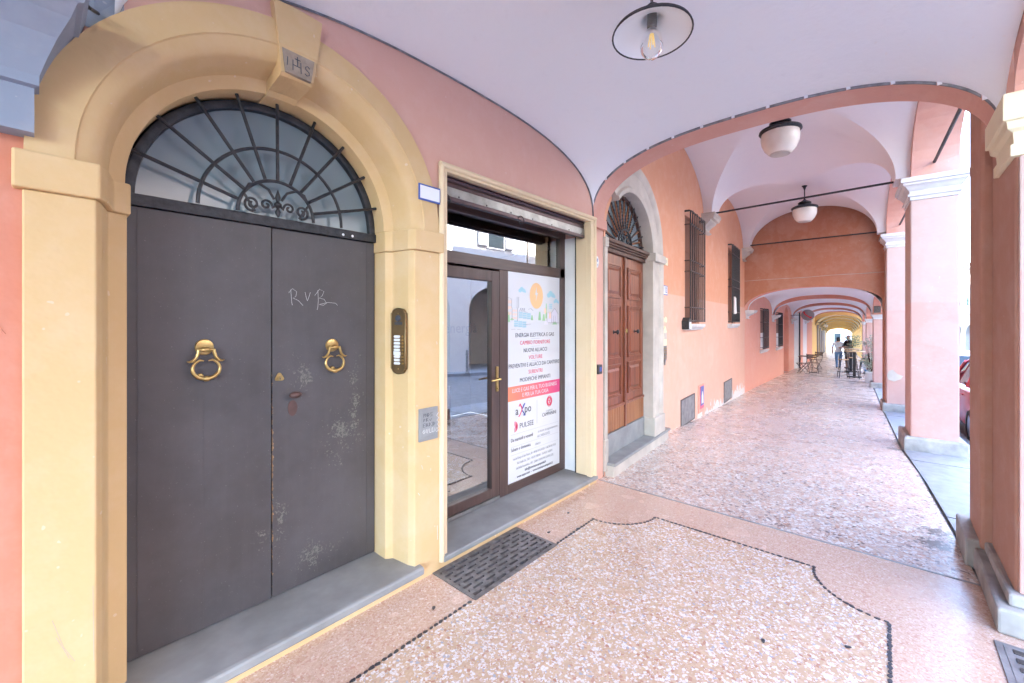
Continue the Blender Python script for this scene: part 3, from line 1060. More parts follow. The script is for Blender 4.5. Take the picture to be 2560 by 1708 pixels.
for s_ in (-1, 1):
    m = MB()
    P = spiral(DCX + s_ * .135, 2.422, .008, .042, R(90), R(90) - s_ * R(560), 34)
    P += [(DCX + s_ * .176, 2.475), (DCX + s_ * .15, 2.53), (DCX + s_ * .10, 2.545), (DCX + s_ * .05, 2.52), (DCX + s_ * .02, 2.47)]
    m.tube([(p[0], GY, p[1]) for p in P], .0075, 7)
    P = spiral(DCX + s_ * .062, 2.43, .006, .032, R(90), R(90) + s_ * R(470), 28)
    m.tube([(p[0], GY, p[1]) for p in P] + [(DCX + s_ * .012, GY, 2.435)], .007, 7)
    m.build("scroll", 'iron', gr, smooth=40)
m = MB()
m.lathe([(.001, -.075), (.012, -.055), (.016, -.04), (.007, -.02), (.022, -.004), (.022, .006), (.008, .02), (.016, .042), (.012, .06), (.001, .09)], (DCX, GY, 2.44), 10)
m.build("finial", 'iron', gr, smooth=40)

# scuffs and scratches on the yellow jambs
def scuffs(P, y, w, mat):
    for p in P:
        stroke(MB(), p, w, y).build("scuff", mat, ds)
scuffs(([(.045, .62), (.075, .50), (.105, .43)], [(.055, .55), (.09, .45)], [(.155, .70), (.158, .40)]), -.0302, .0007, 'plinth')
scuffs(([(1.75, .78), (1.76, .75)], [(1.72, .60), (1.735, .58)], [(1.88, 1.62), (1.883, 1.60)], [(1.885, .32), (1.888, .22)]), -.0302, .0012, 'white')
m = MB()
m.tube([(-.35, -.002, 1.62), (-.30, -.002, 1.56), (-.22, -.002, 1.55), (-.16, -.002, 1.49), (-.08, -.002, 1.48)], .0018, 4)
m.tube([(-.22, -.002, 1.93), (-.19, -.002, 1.84), (-.12, -.002, 1.80), (-.07, -.002, 1.71)], .0018, 4)
m.build("wall_crack", 'salmon_red', prev)
# doorstep
st = MB()
st.prism([(-.0, -.02), (.05, -.02), (.05, .4)], 'xy', 0, .01) if False else None
prof = [(-.075, .058), (-.082, .068), (-.082, .098), (-.074, .108), (-.06, .112), (.40, .112), (.40, .058)]
st.prism([(p[0], p[1]) for p in prof], 'yz', .19, 1.735)
tag(st.build("door_step", 'stone_grey', None, loc=(DCX, 0, .05), bevel=.004), "worn grey stone doorstep below the dark double door", "doorstep")
b_ = MB().prism([(-.03, -.02), (-.03, .058), (.36, .058), (.36, -.02)], 'yz', .20, 1.70)
b_.build("step_base", 'ochre', ds)
# base strip of the wall between doors and under the shop
b_ = MB().box(1.70, 4.10, -.022, .0, -.02, .05)
b_.build("base_strip", 'ochre', ds, bevel=.004)

# ------------------------------------------------------------------ small plates beside the door
np_ = thing("street_number_plate", "small white enamel plate with chipped blue rim beside the door arch", "plate", (1.81, -.035, 2.645))
MB().box(1.717, 1.903, -.044, -.036, 2.588, 2.70).build("rim", 'blue_rim', np_, bevel=.006)
MB().box(1.728, 1.893, -.0475, -.043, 2.600, 2.688).build("face", 'white_gloss', np_, bevel=.004)
ic = thing("intercom_panel", "tall bronze intercom panel with camera and nine name tags on the yellow jamb", "intercom", (1.62, -.0, 1.63))
ICM = Matrix.Translation((1.648, .085, 1.628)) @ Matrix.Rotation(R(-82), 4, 'Z')
def icp(mb, name, mat, par=ic, **kw):
    V = []
    for v in mb.v:
        w = ICM @ Vector(v)
        V.append((w.x, w.y, w.z))
    mb.v = V
    return mb.build(name, mat, par, **kw)
# (the panel is let into the splayed jamb, so it faces the passage at an angle)
def icp_outline(w, h):
    P = [(-w, -h + .035), (-w + .012, -h + .03)]
    P += [(-(w - .012) * math.cos(PI * i / 10), -h + .03 - .03 * math.sin(PI * i / 10)) for i in range(1, 10)]
    P += [(w - .012, -h + .03), (w, -h + .035), (w, h - .035), (w - .012, h - .03)]
    P += [((w - .012) * math.cos(PI * i / 10), h - .03 + .03 * math.sin(PI * i / 10)) for i in range(1, 10)]
    P += [(-w + .012, h - .03), (-w, h - .035)]
    return P
plt = icp(MB().prism(icp_outline(.073, .225), 'xz', -.006, .01), "plate", 'bronze', bevel=.003)
icp(MB().tube([(p[0], -.008, p[1]) for p in icp_outline(.071, .223)], .004, 6, closed=True), "rim", 'bronze', smooth=40)
cm = MB().lathe([(0, .012), (.018, .012), (.022, .006), (.023, 0)], (0, -.006, .155), 20, Matrix.Rotation(R(90), 4, 'X'))
icp(cm, "camera_lens", 'ink', smooth=40)
m = MB()
for i in range(7):
    m.box(-.035 + i * .011, -.029 + i * .011, -.008, -.006, .11, .13)
icp(m, "speaker_slots", 'ink')
for i in range(9):
    z = .03 - i * .0228
    wt = .031 if i != 5 else .033
    x0 = -.012
    hh = .0085 if i != 5 else .0125
    tg = [(x0 - wt, z), (x0 - wt + .007, z + hh), (x0 + wt - .007, z + hh), (x0 + wt, z), (x0 + wt - .007, z - hh), (x0 - wt + .007, z - hh)] if i != 5 else [(x0 - wt, z - hh), (x0 - wt, z + hh), (x0 + wt, z + hh * .9), (x0 + wt, z - hh * 1.1)]
    icp(MB().prism(tg, 'xz', -.0095, -.006), "name_tag", 'white')
    icp(MB().lathe([(0, .006), (.006, .006), (.0075, .002), (.008, 0)], (.043, -.006, z), 12, Matrix.Rotation(R(90), 4, 'X')), "button", 'brass', smooth=40)
for z in (.185, -.19):
    icp(MB().lathe([(0, .004), (.004, .003), (.005, 0)], (0, -.006, z), 10, Matrix.Rotation(R(90), 4, 'X')), "screw", 'brass')
mh = thing("meter_hatch", "small grey meter hatch scrawled with black and white tags by the doorstep", "hatch", (1.80, -.035, 1.05))
MB().box(1.722, 1.882, -.042, -.03, .942, 1.166).build("frame", 'stone_grey', mh, bevel=.003)
MB().box(1.742, 1.862, -.046, -.04, .968, 1.142).build("door", 'stone_grey', mh, bevel=.003)
def scr(P, mat, w=.0016):
    m = MB()
    for p in P:
        stroke(m, p, w, -.0465)
    m.build("scrawl", mat, mh)
def offs(P, x, z, s):
    return [[(x + a * s, z + b * s) for a, b in p] for p in P]
scr(offs([[(0, 0), (.1, .9)], [(.0, .9), (.5, .8), (.4, .5), (.05, .45)], [(.7, 0), (.75, .9), (.8, .45), (1.2, .45), (1.25, .9), (1.2, 0)], [(1.4, 0), (1.5, .9), (1.9, .5), (1.5, .05)], [(2.9, .9), (2.3, .9), (2.25, .5), (2.7, .5), (2.8, .1), (2.2, 0)]], 1.755, 1.107, .026), 'ink')
scr(offs([[(0, 0), (.1, .9), (.5, .7), (.1, .4)], [(.9, 0), (.95, .9)], [(1.5, .9), (1, .45), (1.6, 0)], [(1.8, .5), (2.2, 0), (2.6, .6)]], 1.755, 1.075, .026), 'ink')
scr(offs([[(.6, 0), (0, 0), (0, .9), (.6, .9)], [(0, .45), (.5, .45)], [(.9, .9), (.9, 0)], [(1.2, 0), (1.2, .9), (1.6, .7), (1.2, .45), (1.7, 0)], [(1.9, 0), (2.0, .9), (2.4, .5), (1.9, 0)], [(2.6, .9), (3.1, .9), (2.9, -.2), (2.6, 0)], [(3.4, -.1), (3.4, .9), (3.9, .5), (3.4, .1)]], 1.752, 1.040, .026), 'ink')
scr(offs([[(.3, .0), (0, .4), (.4, .9), (.6, .4), (.3, 0)], [(1, .9), (.9, .2), (1.3, 0), (1.5, .9)], [(1.9, .9), (1.9, 0), (2.4, 0)], [(2.9, .9), (2.6, .9), (2.6, 0), (3, 0)], [(3.2, 0), (3.3, .9), (3.7, 0), (3.8, .9)]], 1.748, .995, .030), 'chalk', .002)
scr(offs([[(0, 0), (.6, .2), (.2, .7), (.8, .9), (.3, 1.5), (.7, 1.9), (.2, 2.3), (.7, 2.8), (.1, 3.3), (.6, 3.9)]], 1.862, .99, .034), 'chalk', .002)

# ================================================================== SHOP FRONT
sf = thing("shop_surround", "pale ochre moulded frame round the shop window", "door surround", (3.0, 0, 0))
# moulded architrave: outer bead, flat, inner return
def arch_bar(x0, x1, z0, z1):
    return MB().box(x0, x1, -.028, .02, z0, z1)
for x0, x1, ib in ((1.925, 1.975, 1), (3.965, 4.045, -1)):
    m = MB().box(x0, x1, -.03, .02, .05, 2.845)
    xb = x0 if ib > 0 else x1
    m.tube([(xb, -.03, .05), (xb, -.03, 2.87)], .022, 8)
    m.build("jamb", 'ochre_pale', sf, smooth=35)
m = MB().box(1.925, 4.045, -.03, .02, 2.845, 2.895)
m.tube([(1.91, -.03, 2.885), (4.06, -.03, 2.885)], .022, 8)
m.build("head", 'ochre_pale', sf, smooth=35)
m = MB().box(3.962, 4.0, .02, .16, .1, 2.86)
m.build("reveal", 'ochre_pale', sf)
m = MB().box(1.93, 1.973, .02, .40, .1, 2.86)
m.build("reveal", 'ochre_pale', sf)
# white cheek inside on the right
m = MB().box(3.985, 4.02, .16, .33, .1, 2.7)
m.build("white_cheek", 'white', sf)
m = MB().box(3.955, 3.968, .155, .166, .1, 2.7)
m.build("shutter_guide", 'iron', sf)
ss = MB()
ss.prism([(-.055, .048), (-.062, .056), (-.062, .083), (-.054, .09), (.40, .096), (.40, .048)], 'yz', 1.93, 4.06)
tag(ss.build("shop_sill", 'stone_grey', None, loc=(3.0, 0, .05), bevel=.003), "long grey stone threshold slab in front of the glazed shop door", "doorstep")

SY = .32
sh = thing("glazed_storefront", "brown framed shop front with glazed door, transom light and poster pane", "shop front", (3.0, SY, .09))
X0, X1 = 1.98, 4.0
MB().box(X0, X1, SY, SY + .06, 2.255, 2.36).build("transom_rail", 'brown_alu_h', sh, bevel=.004)
MB().box(2.90, 3.025, SY, SY + .06, .10, 2.255).build("mullion", 'brown_alu', sh, bevel=.006)
MB().box(3.895, X1, SY, SY + .06, .10, 2.72).build("stile", 'brown_alu', sh, bevel=.004)
MB().box(X0, 2.02, SY, SY + .06, .10, 2.72).build("stile", 'brown_alu', sh, bevel=.004)
MB().box(3.025, 3.895, SY, SY + .06, .10, .185).build("bottom_rail", 'brown_alu_h', sh, bevel=.004)
MB().box(X0, X1, SY, SY + .06, 2.70, 2.86).build("head_rail", 'brown_alu_h', sh, bevel=.004)
def pane(x0, x1, z0, z1, y, par):
    MB().add([(x0, y, z0), (x1, y, z0), (x1, y, z1), (x0, y, z1)], [(0, 1, 2, 3)]).build("pane", 'glass', par)
pane(2.02, 3.895, 2.36, 2.70, SY + .03, sh)
pane(3.025, 3.895, .185, 2.255, SY + .02, sh)
# the door leaf
dl = MB()
dl.box(2.03, 2.11, SY - .012, SY + .05, .14, 2.235)
dl.box(2.785, 2.885, SY - .012, SY + .05, .14, 2.235)
dl.box(2.11, 2.785, SY - .012, SY + .05, 2.135, 2.235)
dl.box(2.11, 2.785, SY - .012, SY + .05, .14, .225)
dlo = dl.build("door_leaf", 'brown_alu', sh, bevel=.006)
pane(2.11, 2.785, .225, 2.135, SY + .02, dlo)
MB().box(2.0, 2.885, SY - .02, SY + .0, .105, .135).build("weather_bar", 'shutter_strip', dlo, bevel=.003)
hd = MB()
hd.box(2.838, 2.866, SY - .022, SY - .012, 1.115, 1.345)
hd.lathe([(.0105, 0), (.0105, .045)], (2.852, SY - .02, 1.232), 12, Matrix.Rotation(R(90), 4, 'X'))
hd.tube([(2.852, SY - .06, 1.232), (2.835, SY - .064, 1.232), (2.80, SY - .066, 1.230), (2.735, SY - .062, 1.226)], [.0095, .0095, .0085, .0075], 8)
hd.lathe([(0, .02), (.009, .018), (.010, 0)], (2.852, SY - .012, 1.145), 12, Matrix.Rotation(R(90), 4, 'X'))
hd.build("handle", 'brass', dlo, smooth=40)
# lettering seen inside, on the back wall of the shop, and the dim room
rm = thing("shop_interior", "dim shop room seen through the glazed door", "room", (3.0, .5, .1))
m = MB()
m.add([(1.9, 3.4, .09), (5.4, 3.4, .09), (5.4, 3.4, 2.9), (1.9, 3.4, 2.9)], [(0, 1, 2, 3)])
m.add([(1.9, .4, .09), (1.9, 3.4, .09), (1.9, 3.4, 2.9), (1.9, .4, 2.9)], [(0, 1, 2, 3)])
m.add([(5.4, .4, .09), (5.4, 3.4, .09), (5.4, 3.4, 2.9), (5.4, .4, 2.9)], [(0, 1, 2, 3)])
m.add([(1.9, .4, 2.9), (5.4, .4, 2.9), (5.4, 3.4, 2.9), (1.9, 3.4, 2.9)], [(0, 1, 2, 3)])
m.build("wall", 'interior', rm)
m = MB().box(1.9, 5.4, .38, 3.4, .04, .088)
m.build("floorboards", 'wood_dark', rm)
m = MB().box(2.35, 3.05, 3.3, 3.39, .9, 2.0)
m.build("notice_board", 'wood_dark', rm)
m = MB().box(2.40, 3.0, 3.28, 3.31, .95, 1.95)
bo = m.build("notice_sheet", 'cream', rm)
m = MB().box(2.6, 3.9, 2.2, 2.7, .09, .85)
m.build("counter", 'wood_dark', rm)
dt = text_part("energi\u00e0", .13, 2.44, SY + .022, 1.705, 'ink', dlo, "door_lettering")

# roller shutter drawn up under the head
rs = thing("roller_shutter", "rolled-up brown metal shutter with bright aluminium strip above the shop", "shutter", (3.0, .1, 2.7))
m = MB()
prof = [(.15, 2.858), (.06, 2.852), (.045, 2.835), (.055, 2.82), (.05, 2.80), (.05, 2.765)]
for (a, b), (c, d) in zip(prof, prof[1:]):
    m.add([(1.98, a, b), (3.955, a, b), (3.955, c, d), (1.98, c, d)], [(0, 1, 2, 3)])
m.box(1.98, 3.955, .052, .15, 2.755, 2.765)
m.build("curtain", 'shutter', rs)
m = MB().box(1.985, 3.95, .040, .052, 2.700, 2.770)
st_ = m.build("end_slat", 'shutter_strip', rs, bevel=.003)
m = MB().box(1.985, 3.95, .038, .085, 2.670, 2.701)
m.build("bottom_bar", 'shutter', rs, bevel=.003)
m = MB().box(1.985, 3.955, .085, .12, 2.685, 2.78)
m.build("back_plate", 'shutter', rs)
for x in (2.15, 2.45, 2.75, 3.05, 3.35, 3.65, 3.88):
    MB().lathe([(0.001, .005), (.006, .004), (.008, 0)], (x, .040, 2.712), 8, Matrix.Rotation(R(90), 4, 'X')).build("rivet", 'iron_grey', st_)
for x in (2.02, 2.88):
    P = [(x + .04 * math.cos(a), .036, 2.672 + .035 * math.sin(a)) for a in [2 * PI * i / 20 for i in range(20)]]
    MB().tube(P, .0035, 6, closed=True).build("pull_ring", 'iron_grey', rs, smooth=40)

# ------------------------------------------------------------------ printed poster behind the fixed pane
po = thing("window_poster", "white printed energy poster filling the fixed shop pane", "poster", (3.46, SY + .04, 1.2))
PY = SY + .010
MB().box(3.027, 3.893, PY, PY + .004, .187, 2.253).build("sheet", 'poster_white', po)
ty = PY - .0015
PC = 3.462
def T(body, z, size, mat='ink', x=PC, bold=.0, align='CENTER', xs=.92):
    return text_part(body, size, x, ty, z, mat, po, "lettering", align, bold, xs, .0004)
T("ENERGIA ELETTRICA E GAS", 1.628, .058, bold=.0)
T("CAMBIO FORNITORE", 1.550, .058, 'ink_red', bold=.0)
T("NUOVI ALLACCI", 1.472, .058, bold=.0)
T("VOLTURE", 1.398, .058, 'ink_red', bold=.0)
T("PREVENTIVI E ALLACCI DA CANTIERE", 1.325, .0585, bold=.0, xs=.86)
T("SUBENTRI", 1.250, .058, 'ink_red', bold=.0)
T("MODIFICHE IMPIANTI", 1.178, .058, bold=.0)
for z in (1.590, 1.511, 1.436, 1.362, 1.288, 1.214):
    MB().box(PC - .07, PC + .07, ty - .0004, ty, z - .0012, z + .0012).build("rule_line", 'ink_grey', po)
# red-orange band in two inks
m = MB()
n = 12
for i in range(n):
    x0, x1 = 3.027 + .866 * i / n, 3.027 + .866 * (i + 1) / n
    m.box(x0, x1, ty - .0003, ty, .985, 1.128)
def grad_mat():
    mt, nt, b = new_mat("orange_to_pink_print")
    p = pos_out(nt)
    x = sepz(nt, p)[0]
    c = mix(nt, ramp(nt, x, 3.05, 3.85), (.86, .27, .15), (.74, .07, .24))
    nt.links.new(c, b.inputs["Base Color"])
    b.inputs["Roughness"].default_value = .3
    return mt
K['band'] = grad_mat()
m.build("colour_band", 'band', po)
text_part("LUCE E GAS PER IL TUO BUSINESS", .055, PC, ty - .0012, 1.083, 'poster_white', po, "lettering", 'CENTER', .0002, .9, .0004)
text_part("E PER LA TUA CASA", .055, PC, ty - .0012, 1.025, 'poster_white', po, "lettering", 'CENTER', .0002, .9, .0004)
# logos
T("a", .876, .115, x=3.163, bold=.001)
T("po", .880, .115, x=3.335, bold=.001)
m = MB()
for P in ([(3.195, .92), (3.21, .945), (3.235, .91), (3.24, .88), (3.205, .83), (3.19, .82)], [(3.215, .935), (3.24, .895)]):
    stroke(m, P, .006, ty)
m.build("emblem", 'ink_red', po)
m = MB()
for P in ([(3.285, .94), (3.262, .91), (3.238, .88), (3.27, .845), (3.285, .815), (3.262, .825)], [(3.27, .93), (3.25, .9)]):
    stroke(m, P, .006, ty)
m.build("emblem", 'ink_blue', po)
T("PULSEE", .722, .072, x=3.315, bold=.0, xs=1.0)
m = MB()
for r_ in (.012, .024, .036, .048):
    stroke(m, [(3.125, .728 + r_)] + [(3.135 + r_ * .75 * math.sin(a), .728 + r_ * math.cos(a)) for a in [PI * i / 10 for i in range(11)]] + [(3.125, .728 - r_)], .0036, ty)
m.build("emblem", 'ink_red', po)
m = MB().box(PC + .02, PC + .0235, ty - .0004, ty, .70, .945)
m.build("rule_line", 'ink_grey', po)
m = MB()
for r_, w in ((.055, .003), (.042, .006), (.032, .003)):
    m.tube([(3.70 + r_ * .85 * math.cos(2 * PI * i / 28), ty, .905 + r_ * math.sin(2 * PI * i / 28)) for i in range(28)], w, 5, closed=True)
stroke(m, [(3.685, .915), (3.715, .915)], .006, ty)
stroke(m, [(3.70, .915), (3.70, .885)], .006, ty)
m.build("emblem", 'ink_red', po)
T("TOMMASO", .805, .028, 'ink_grey', x=3.70)
T("CAMPANINI", .770, .056, x=3.70, bold=.0, xs=.85)
T("Da marted\u00ec a venerd\u00ec", .600, .050, x=3.245, bold=.0, xs=.8)
T("si riceve su appuntamento", .612, .042, 'ink_grey', x=3.68, xs=.8)
T("tel. 3485635922", .562, .042, 'ink_grey', x=3.60, xs=.8)
T("Sabato e domenica", .505, .050, x=3.225, bold=.0, xs=.8)
T("chiuso", .490, .045, 'ink_grey', x=3.50, xs=.8)
for z in (.655, .535, .455):
    MB().box(3.07, 3.86, ty - .0004, ty, z - .001, z + .001).build("rule_line", 'ink_grey', po)
T("via del Borgo di San Pietro, 10 - 40126 BOLOGNA - Cell 340 641 3110", .412, .036, 'ink_grey', xs=.68)
T("Via Emilia Est, 27/A - 43123 PARMA - Tel 0521 1682871", .362, .036, 'ink_grey', xs=.72)
T("via Della Repubblica, 102 - 26041 CASALMAGGIORE (CR)", .312, .036, 'ink_grey', xs=.72)
T("info@tommasocampanini.it", .268, .040, bold=.0003, xs=.8)
T("www.axpo.com  -  www.tommasocampanini.it", .226, .040, bold=.0003, xs=.8)
# illustration: sun disc with bolt, clouds, town, house
m = MB()
m.prism([(3.475 + .112 * math.cos(2 * PI * i / 36), 2.035 + .135 * math.sin(2 * PI * i / 36)) for i in range(36)], 'xz', ty - .0003, ty)
m.build("sun_print", 'sun_orange', po)
m = MB()
m.prism([(3.478, 2.13), (3.45, 2.04), (3.472, 2.045), (3.462, 1.975), (3.50, 2.068), (3.479, 2.062)], 'xz', ty - .0008, ty - .0004)
m.build("bolt_print", 'poster_white', po)
def cloud(cx, cz, s):
    m = MB()
    for dx, dz, r_ in ((-.045, 0, .03), (-.01, .018, .038), (.03, .004, .03), (.055, -.008, .02)):
        m.prism([(cx + s * (dx + r_ * math.cos(2 * PI * i / 14)), cz + s * (dz + r_ * .8 * math.sin(2 * PI * i / 14))) for i in range(14)], 'xz', ty - .0002 - .0001 * r_, ty)
    m.build("cloud_print", 'sky_print', po)
cloud(3.245, 2.075, .8)
cloud(3.735, 2.05, 1.05)
cloud(3.83, 1.985, .7)
m = MB()
for (x, z, w, h) in ((3.035, 1.76, .05, .10), (3.09, 1.78, .06, .02), (3.645, 1.80, .03, .16), (3.60, 1.775, .05, .07), (3.53, 1.78, .05, .09), (3.80, 1.735, .09, .03), (3.40, 1.78, .04, .05)):
    m.prism([(x - w / 2, z), (x + w / 2, z), (x + w * .25, z + h), (x - w * .2, z + h)], 'xz', ty - .0002, ty)
m.build("tree_print", 'green_print', po)
m = MB()
for (x0, x1, z0, z1) in ((3.03, 3.085, 1.80, 2.0), (3.09, 3.17, 1.77, 1.90)):
    for i in range(3):
        for j in range(3):
            w = (x1 - x0) / 4
            m.box(x0 + w * (.4 + i * 1.2), x0 + w * (1.1 + i * 1.2), ty - .0003, ty, z0 + (z1 - z0) * (.15 + .28 * j), z0 + (z1 - z0) * (.30 + .28 * j))
m.box(3.695, 3.73, ty - .0003, ty, 1.80, 1.87)
m.prism([(3.625 + .02 * math.cos(2 * PI * i / 16), 1.88 + .03 * math.sin(2 * PI * i / 16)) for i in range(16)], 'xz', ty - .0003, ty)
m.build("window_print", 'peach_print', po)
for k, (x0, z0) in enumerate(((3.19, 1.80), (3.255, 1.795), (3.32, 1.79), (3.12, 1.715), (3.185, 1.71), (3.25, 1.705))):
    m = MB()
    for i in range(4):
        for j in range(3):
            m.box(x0 + .015 * i, x0 + .0115 + .015 * i, ty - .0003, ty, z0 + .022 * j, z0 + .017 + .022 * j)
    m.build("solar_print", 'sky_print', po)
m = MB()
for i in range(3):
    for j in range(3):
        m.box(3.70 + .018 * i, 3.714 + .018 * i, ty - .0003, ty, 1.905 + .02 * j, 1.92 + .02 * j)
m.build("solar_print", 'sky_print', po)
m = MB()
m.prism([(3.66, 1.76), (3.85, 1.76), (3.85, 1.86), (3.80, 1.91), (3.74, 1.86), (3.66, 1.86)], 'xz', ty - .0002, ty)
m.prism([(3.60, 1.735), (3.615, 1.77), (3.66, 1.77), (3.68, 1.735)], 'xz', ty - .0004, ty)
m.build("house_print", 'lilac_print', po)
m = MB()
for P in ([(3.66, 1.76), (3.66, 1.86), (3.735, 1.86), (3.80, 1.915), (3.87, 1.85)], [(3.74, 1.86), (3.74, 1.76), (3.88, 1.755)], [(3.775, 1.76), (3.775, 1.83), (3.81, 1.83), (3.81, 1.76)],
          [(3.03, 2.0), (3.085, 1.985), (3.085, 1.90)], [(3.09, 1.77), (3.09, 1.90), (3.17, 1.90), (3.17, 1.77)], [(3.165, 1.90), (3.165, 2.01), (3.19, 2.01), (3.19, 1.9)],
          [(3.195, 1.865), (3.22, 1.90), (3.225, 1.865), (3.25, 1.90), (3.255, 1.865), (3.28, 1.90), (3.285, 1.865), (3.33, 1.86)], [(3.34, 1.89), (3.38, 1.90), (3.42, 1.88)],
          [(3.08, 1.69), (3.14, 1.69)], [(3.17, 1.688), (3.22, 1.688)], [(3.30, 1.735), (3.38, 1.74)], [(3.68, 1.755), (3.88, 1.748)]):
    stroke(m, P, .0016, ty)
m.build("outline_print", 'ink_grey', po)

# oval number and doorbell box on the wall past the shop
ov = MB().lathe([(0, .008), (.04, .008), (.045, .004), (.046, 0)], (4.135, -.002, 2.43), 24, Matrix.Rotation(R(90), 4, 'X') @ Matrix.Diagonal((.9, 1.45, 1, 1)))
ovo = thing("oval_number_plate", "white oval enamel number plate on the wall right of the shop", "plate", (4.135, -.002, 2.43))
ov.build("face", 'white_gloss', ovo, smooth=40)
text_part("8", .055, 4.135, -.0115, 2.447, 'ink_blue', ovo, "lettering")
text_part("c", .035, 4.137, -.0115, 2.400, 'ink_blue', ovo, "lettering")
bb = thing("bell_box", "small dark grey key box on the wall beside the wooden door", "box", (4.145, -.002, 1.24))
MB().box(4.105, 4.185, -.045, -.0, 1.185, 1.29).build("case", 'iron_grey', bb, bevel=.006)
MB().box(4.125, 4.165, -.0475, -.044, 1.215, 1.265).build("window", 'blue_rim', bb, bevel=.003)

# ------------------------------------------------------------------ iron floor grate
gt = thing("floor_grate", "black cast iron floor grate in front of the shop threshold", "grate", ((GX0 + GX1) / 2, (GY0 + GY1) / 2, 0))
m = MB()
for a in ((GX0, GX1, GY0, GY0 + .028), (GX0, GX1, GY1 - .028, GY1), (GX0, GX0 + .028, GY0 + .028, GY1 - .028), (GX1 - .028, GX1, GY0 + .028, GY1 - .028)):
    m.box(*a, -.03, .0075)
m.build("frame", 'cast', gt)
ix0, ix1, iy0, iy1 = GX0 + .028, GX1 - .028, GY0 + .028, GY1 - .028
nb = 8
pitch = (iy1 - iy0) / nb
for j in range(nb + 1):
    y = iy0 + pitch * j
    w = .0135 if 0 < j < nb else .008
    MB().box(ix0, ix1, max(iy0, y - w), min(iy1, y + w), -.025, .006).build("bar", 'cast', gt)
web = None
for j in range(nb):
    n = 7
    for i in range(n):
        x = ix0 + (ix1 - ix0) * (i + (.25 if j % 2 else .75)) / n
        if web is None:
            web = MB().box(-.017, .017, -pitch / 2 + .0135, pitch / 2 - .0135, -.02, .005)
            web.v = [(a + ORG[gt.name][0], b + ORG[gt.name][1], c) for a, b, c in web.v]
            o = web.build("web", 'cast', gt)
            webm = o.data
        else:
            o = bpy.data.objects.new("web", webm)
            COL.objects.link(o)
            o.parent = gt
        o.location = (x - ORG[gt.name][0], iy0 + pitch * (j + .5) - ORG[gt.name][1], 0)
m = MB()
m.add([(GX0, GY0, -.22), (GX1, GY0, -.22), (GX1, GY1, -.22), (GX0, GY1, -.22)], [(0, 1, 2, 3)])
for a, b in (((GX0, GY0), (GX1, GY0)), ((GX1, GY0), (GX1, GY1)), ((GX1, GY1), (GX0, GY1)), ((GX0, GY1), (GX0, GY0))):
    m.add([(a[0], a[1], -.22), (b[0], b[1], -.22), (b[0], b[1], 0), (a[0], a[1], 0)], [(0, 1, 2, 3)])
m.build("pit", 'dark', gt)

# ================================================================== PILLARS
def stack(mb, cx, cy, hx, hy, prof, rot=0.0):
    """rectangular stack: prof = [(extra, z)], flat profile swept round a rectangle"""
    c, s = math.cos(rot), math.sin(rot)
    vs = []
    for e, z in prof:
        for a, b in ((-1, -1), (1, -1), (1, 1), (-1, 1)):
            x, y = a * (hx + e), b * (hy + e)
            vs.append((cx + x * c - y * s, cy + x * s + y * c, z))
    fs = []
    for i in range(len(prof) - 1):
        for j in range(4):
            k = (j + 1) % 4
            fs.append((i * 4 + j, i * 4 + k, (i + 1) * 4 + k, (i + 1) * 4 + j))
    fs.append((3, 2, 1, 0))
    n = (len(prof) - 1) * 4
    fs.append((n, n + 1, n + 2, n + 3))
    mb.add(vs, fs)
    return mb
CAPP = [(.005, 0), (.005, .05), (.03, .055), (.03, .085), (.012, .09), (.012, .13), (.03, .15), (.055, .19), (.085, .215), (.085, .245), (.11, .25), (.11, .31), (.10, .32)]
# near pillar: two joined piers
npil = thing("pillar", "nearest big pink pillar with shade painted in brown and cream capital, cut by the picture's edge", "pillar", (4.3, -3.2, 0), group="portico pillars")
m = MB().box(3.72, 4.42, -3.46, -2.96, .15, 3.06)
m.build("shaft", 'pillar_shaded', npil, bevel=.02)
MB().box(3.695, 3.724, -3.45, -2.972, .215, 2.70).build("lit_face", 'pillar_pink', npil, bevel=.008)  # added skin: plain pink here paints the lit face, brown the shaded ones
m = MB().box(4.42, 4.93, -3.46, -2.905, .15, 6.0)
m.build("engaged_shaft", 'pillar_shaded', npil, bevel=.02)
m = MB()
m.box(3.60, 4.46, -3.52, -2.875, 0, .145)
m.box(4.46, 5.0, -3.52, -2.835, -.02, .20)
m.box(3.66, 4.45, -3.50, -2.925, .145, .215)
m.build("plinth", 'plinth', npil, bevel=.015)
m = MB()
stack(m, 3.95, -3.21, .23, .25, [(.004, 2.70), (.022, 2.705), (.022, 2.77), (.008, 2.775), (.012, 2.84), (.035, 2.86), (.04, 2.90), (.055, 2.905), (.055, 3.05), (.05, 3.06)])
m.build("capital", 'cream', npil, bevel=.004)
def pillar(label, x, y, z0, zc, hx, hy, rot, capmat, shaftmat, caph=.32, pl=.22):
    t = thing("pillar", label, "pillar", (x, y, z0), group="portico pillars")
    m = MB()
    stack(m, x, y, hx, hy, [(0, z0 + pl - .02), (0, zc - caph)], rot)
    m.build("shaft", shaftmat, t, bevel=.018)
    m = MB()
    stack(m, x, y, hx, hy, [(.075, z0 - .05), (.075, z0 + pl - .03), (.055, z0 + pl)], rot)
    m.build("plinth", 'plinth', t, bevel=.012)
    m = MB()
    k = caph / .32
    stack(m, x, y, hx, hy, [(e * k, zc - caph + z * k) for e, z in CAPP], rot)
    m.build("capital", capmat, t, bevel=.004)
    return t
rt = R(3)
p1 = pillar("pale pink pillar with white moulded capital in front of the parked car", 8.86, -2.91, -.12, 3.86, .37, .25, rt, 'stone_white', 'pillar_pink')
p2 = pillar("pink pillar at the deep orange cross wall, plaster broken near its foot", 13.72, -2.66, -.36, 3.85, .37, .25, rt, 'stone_white', 'pillar_pink')
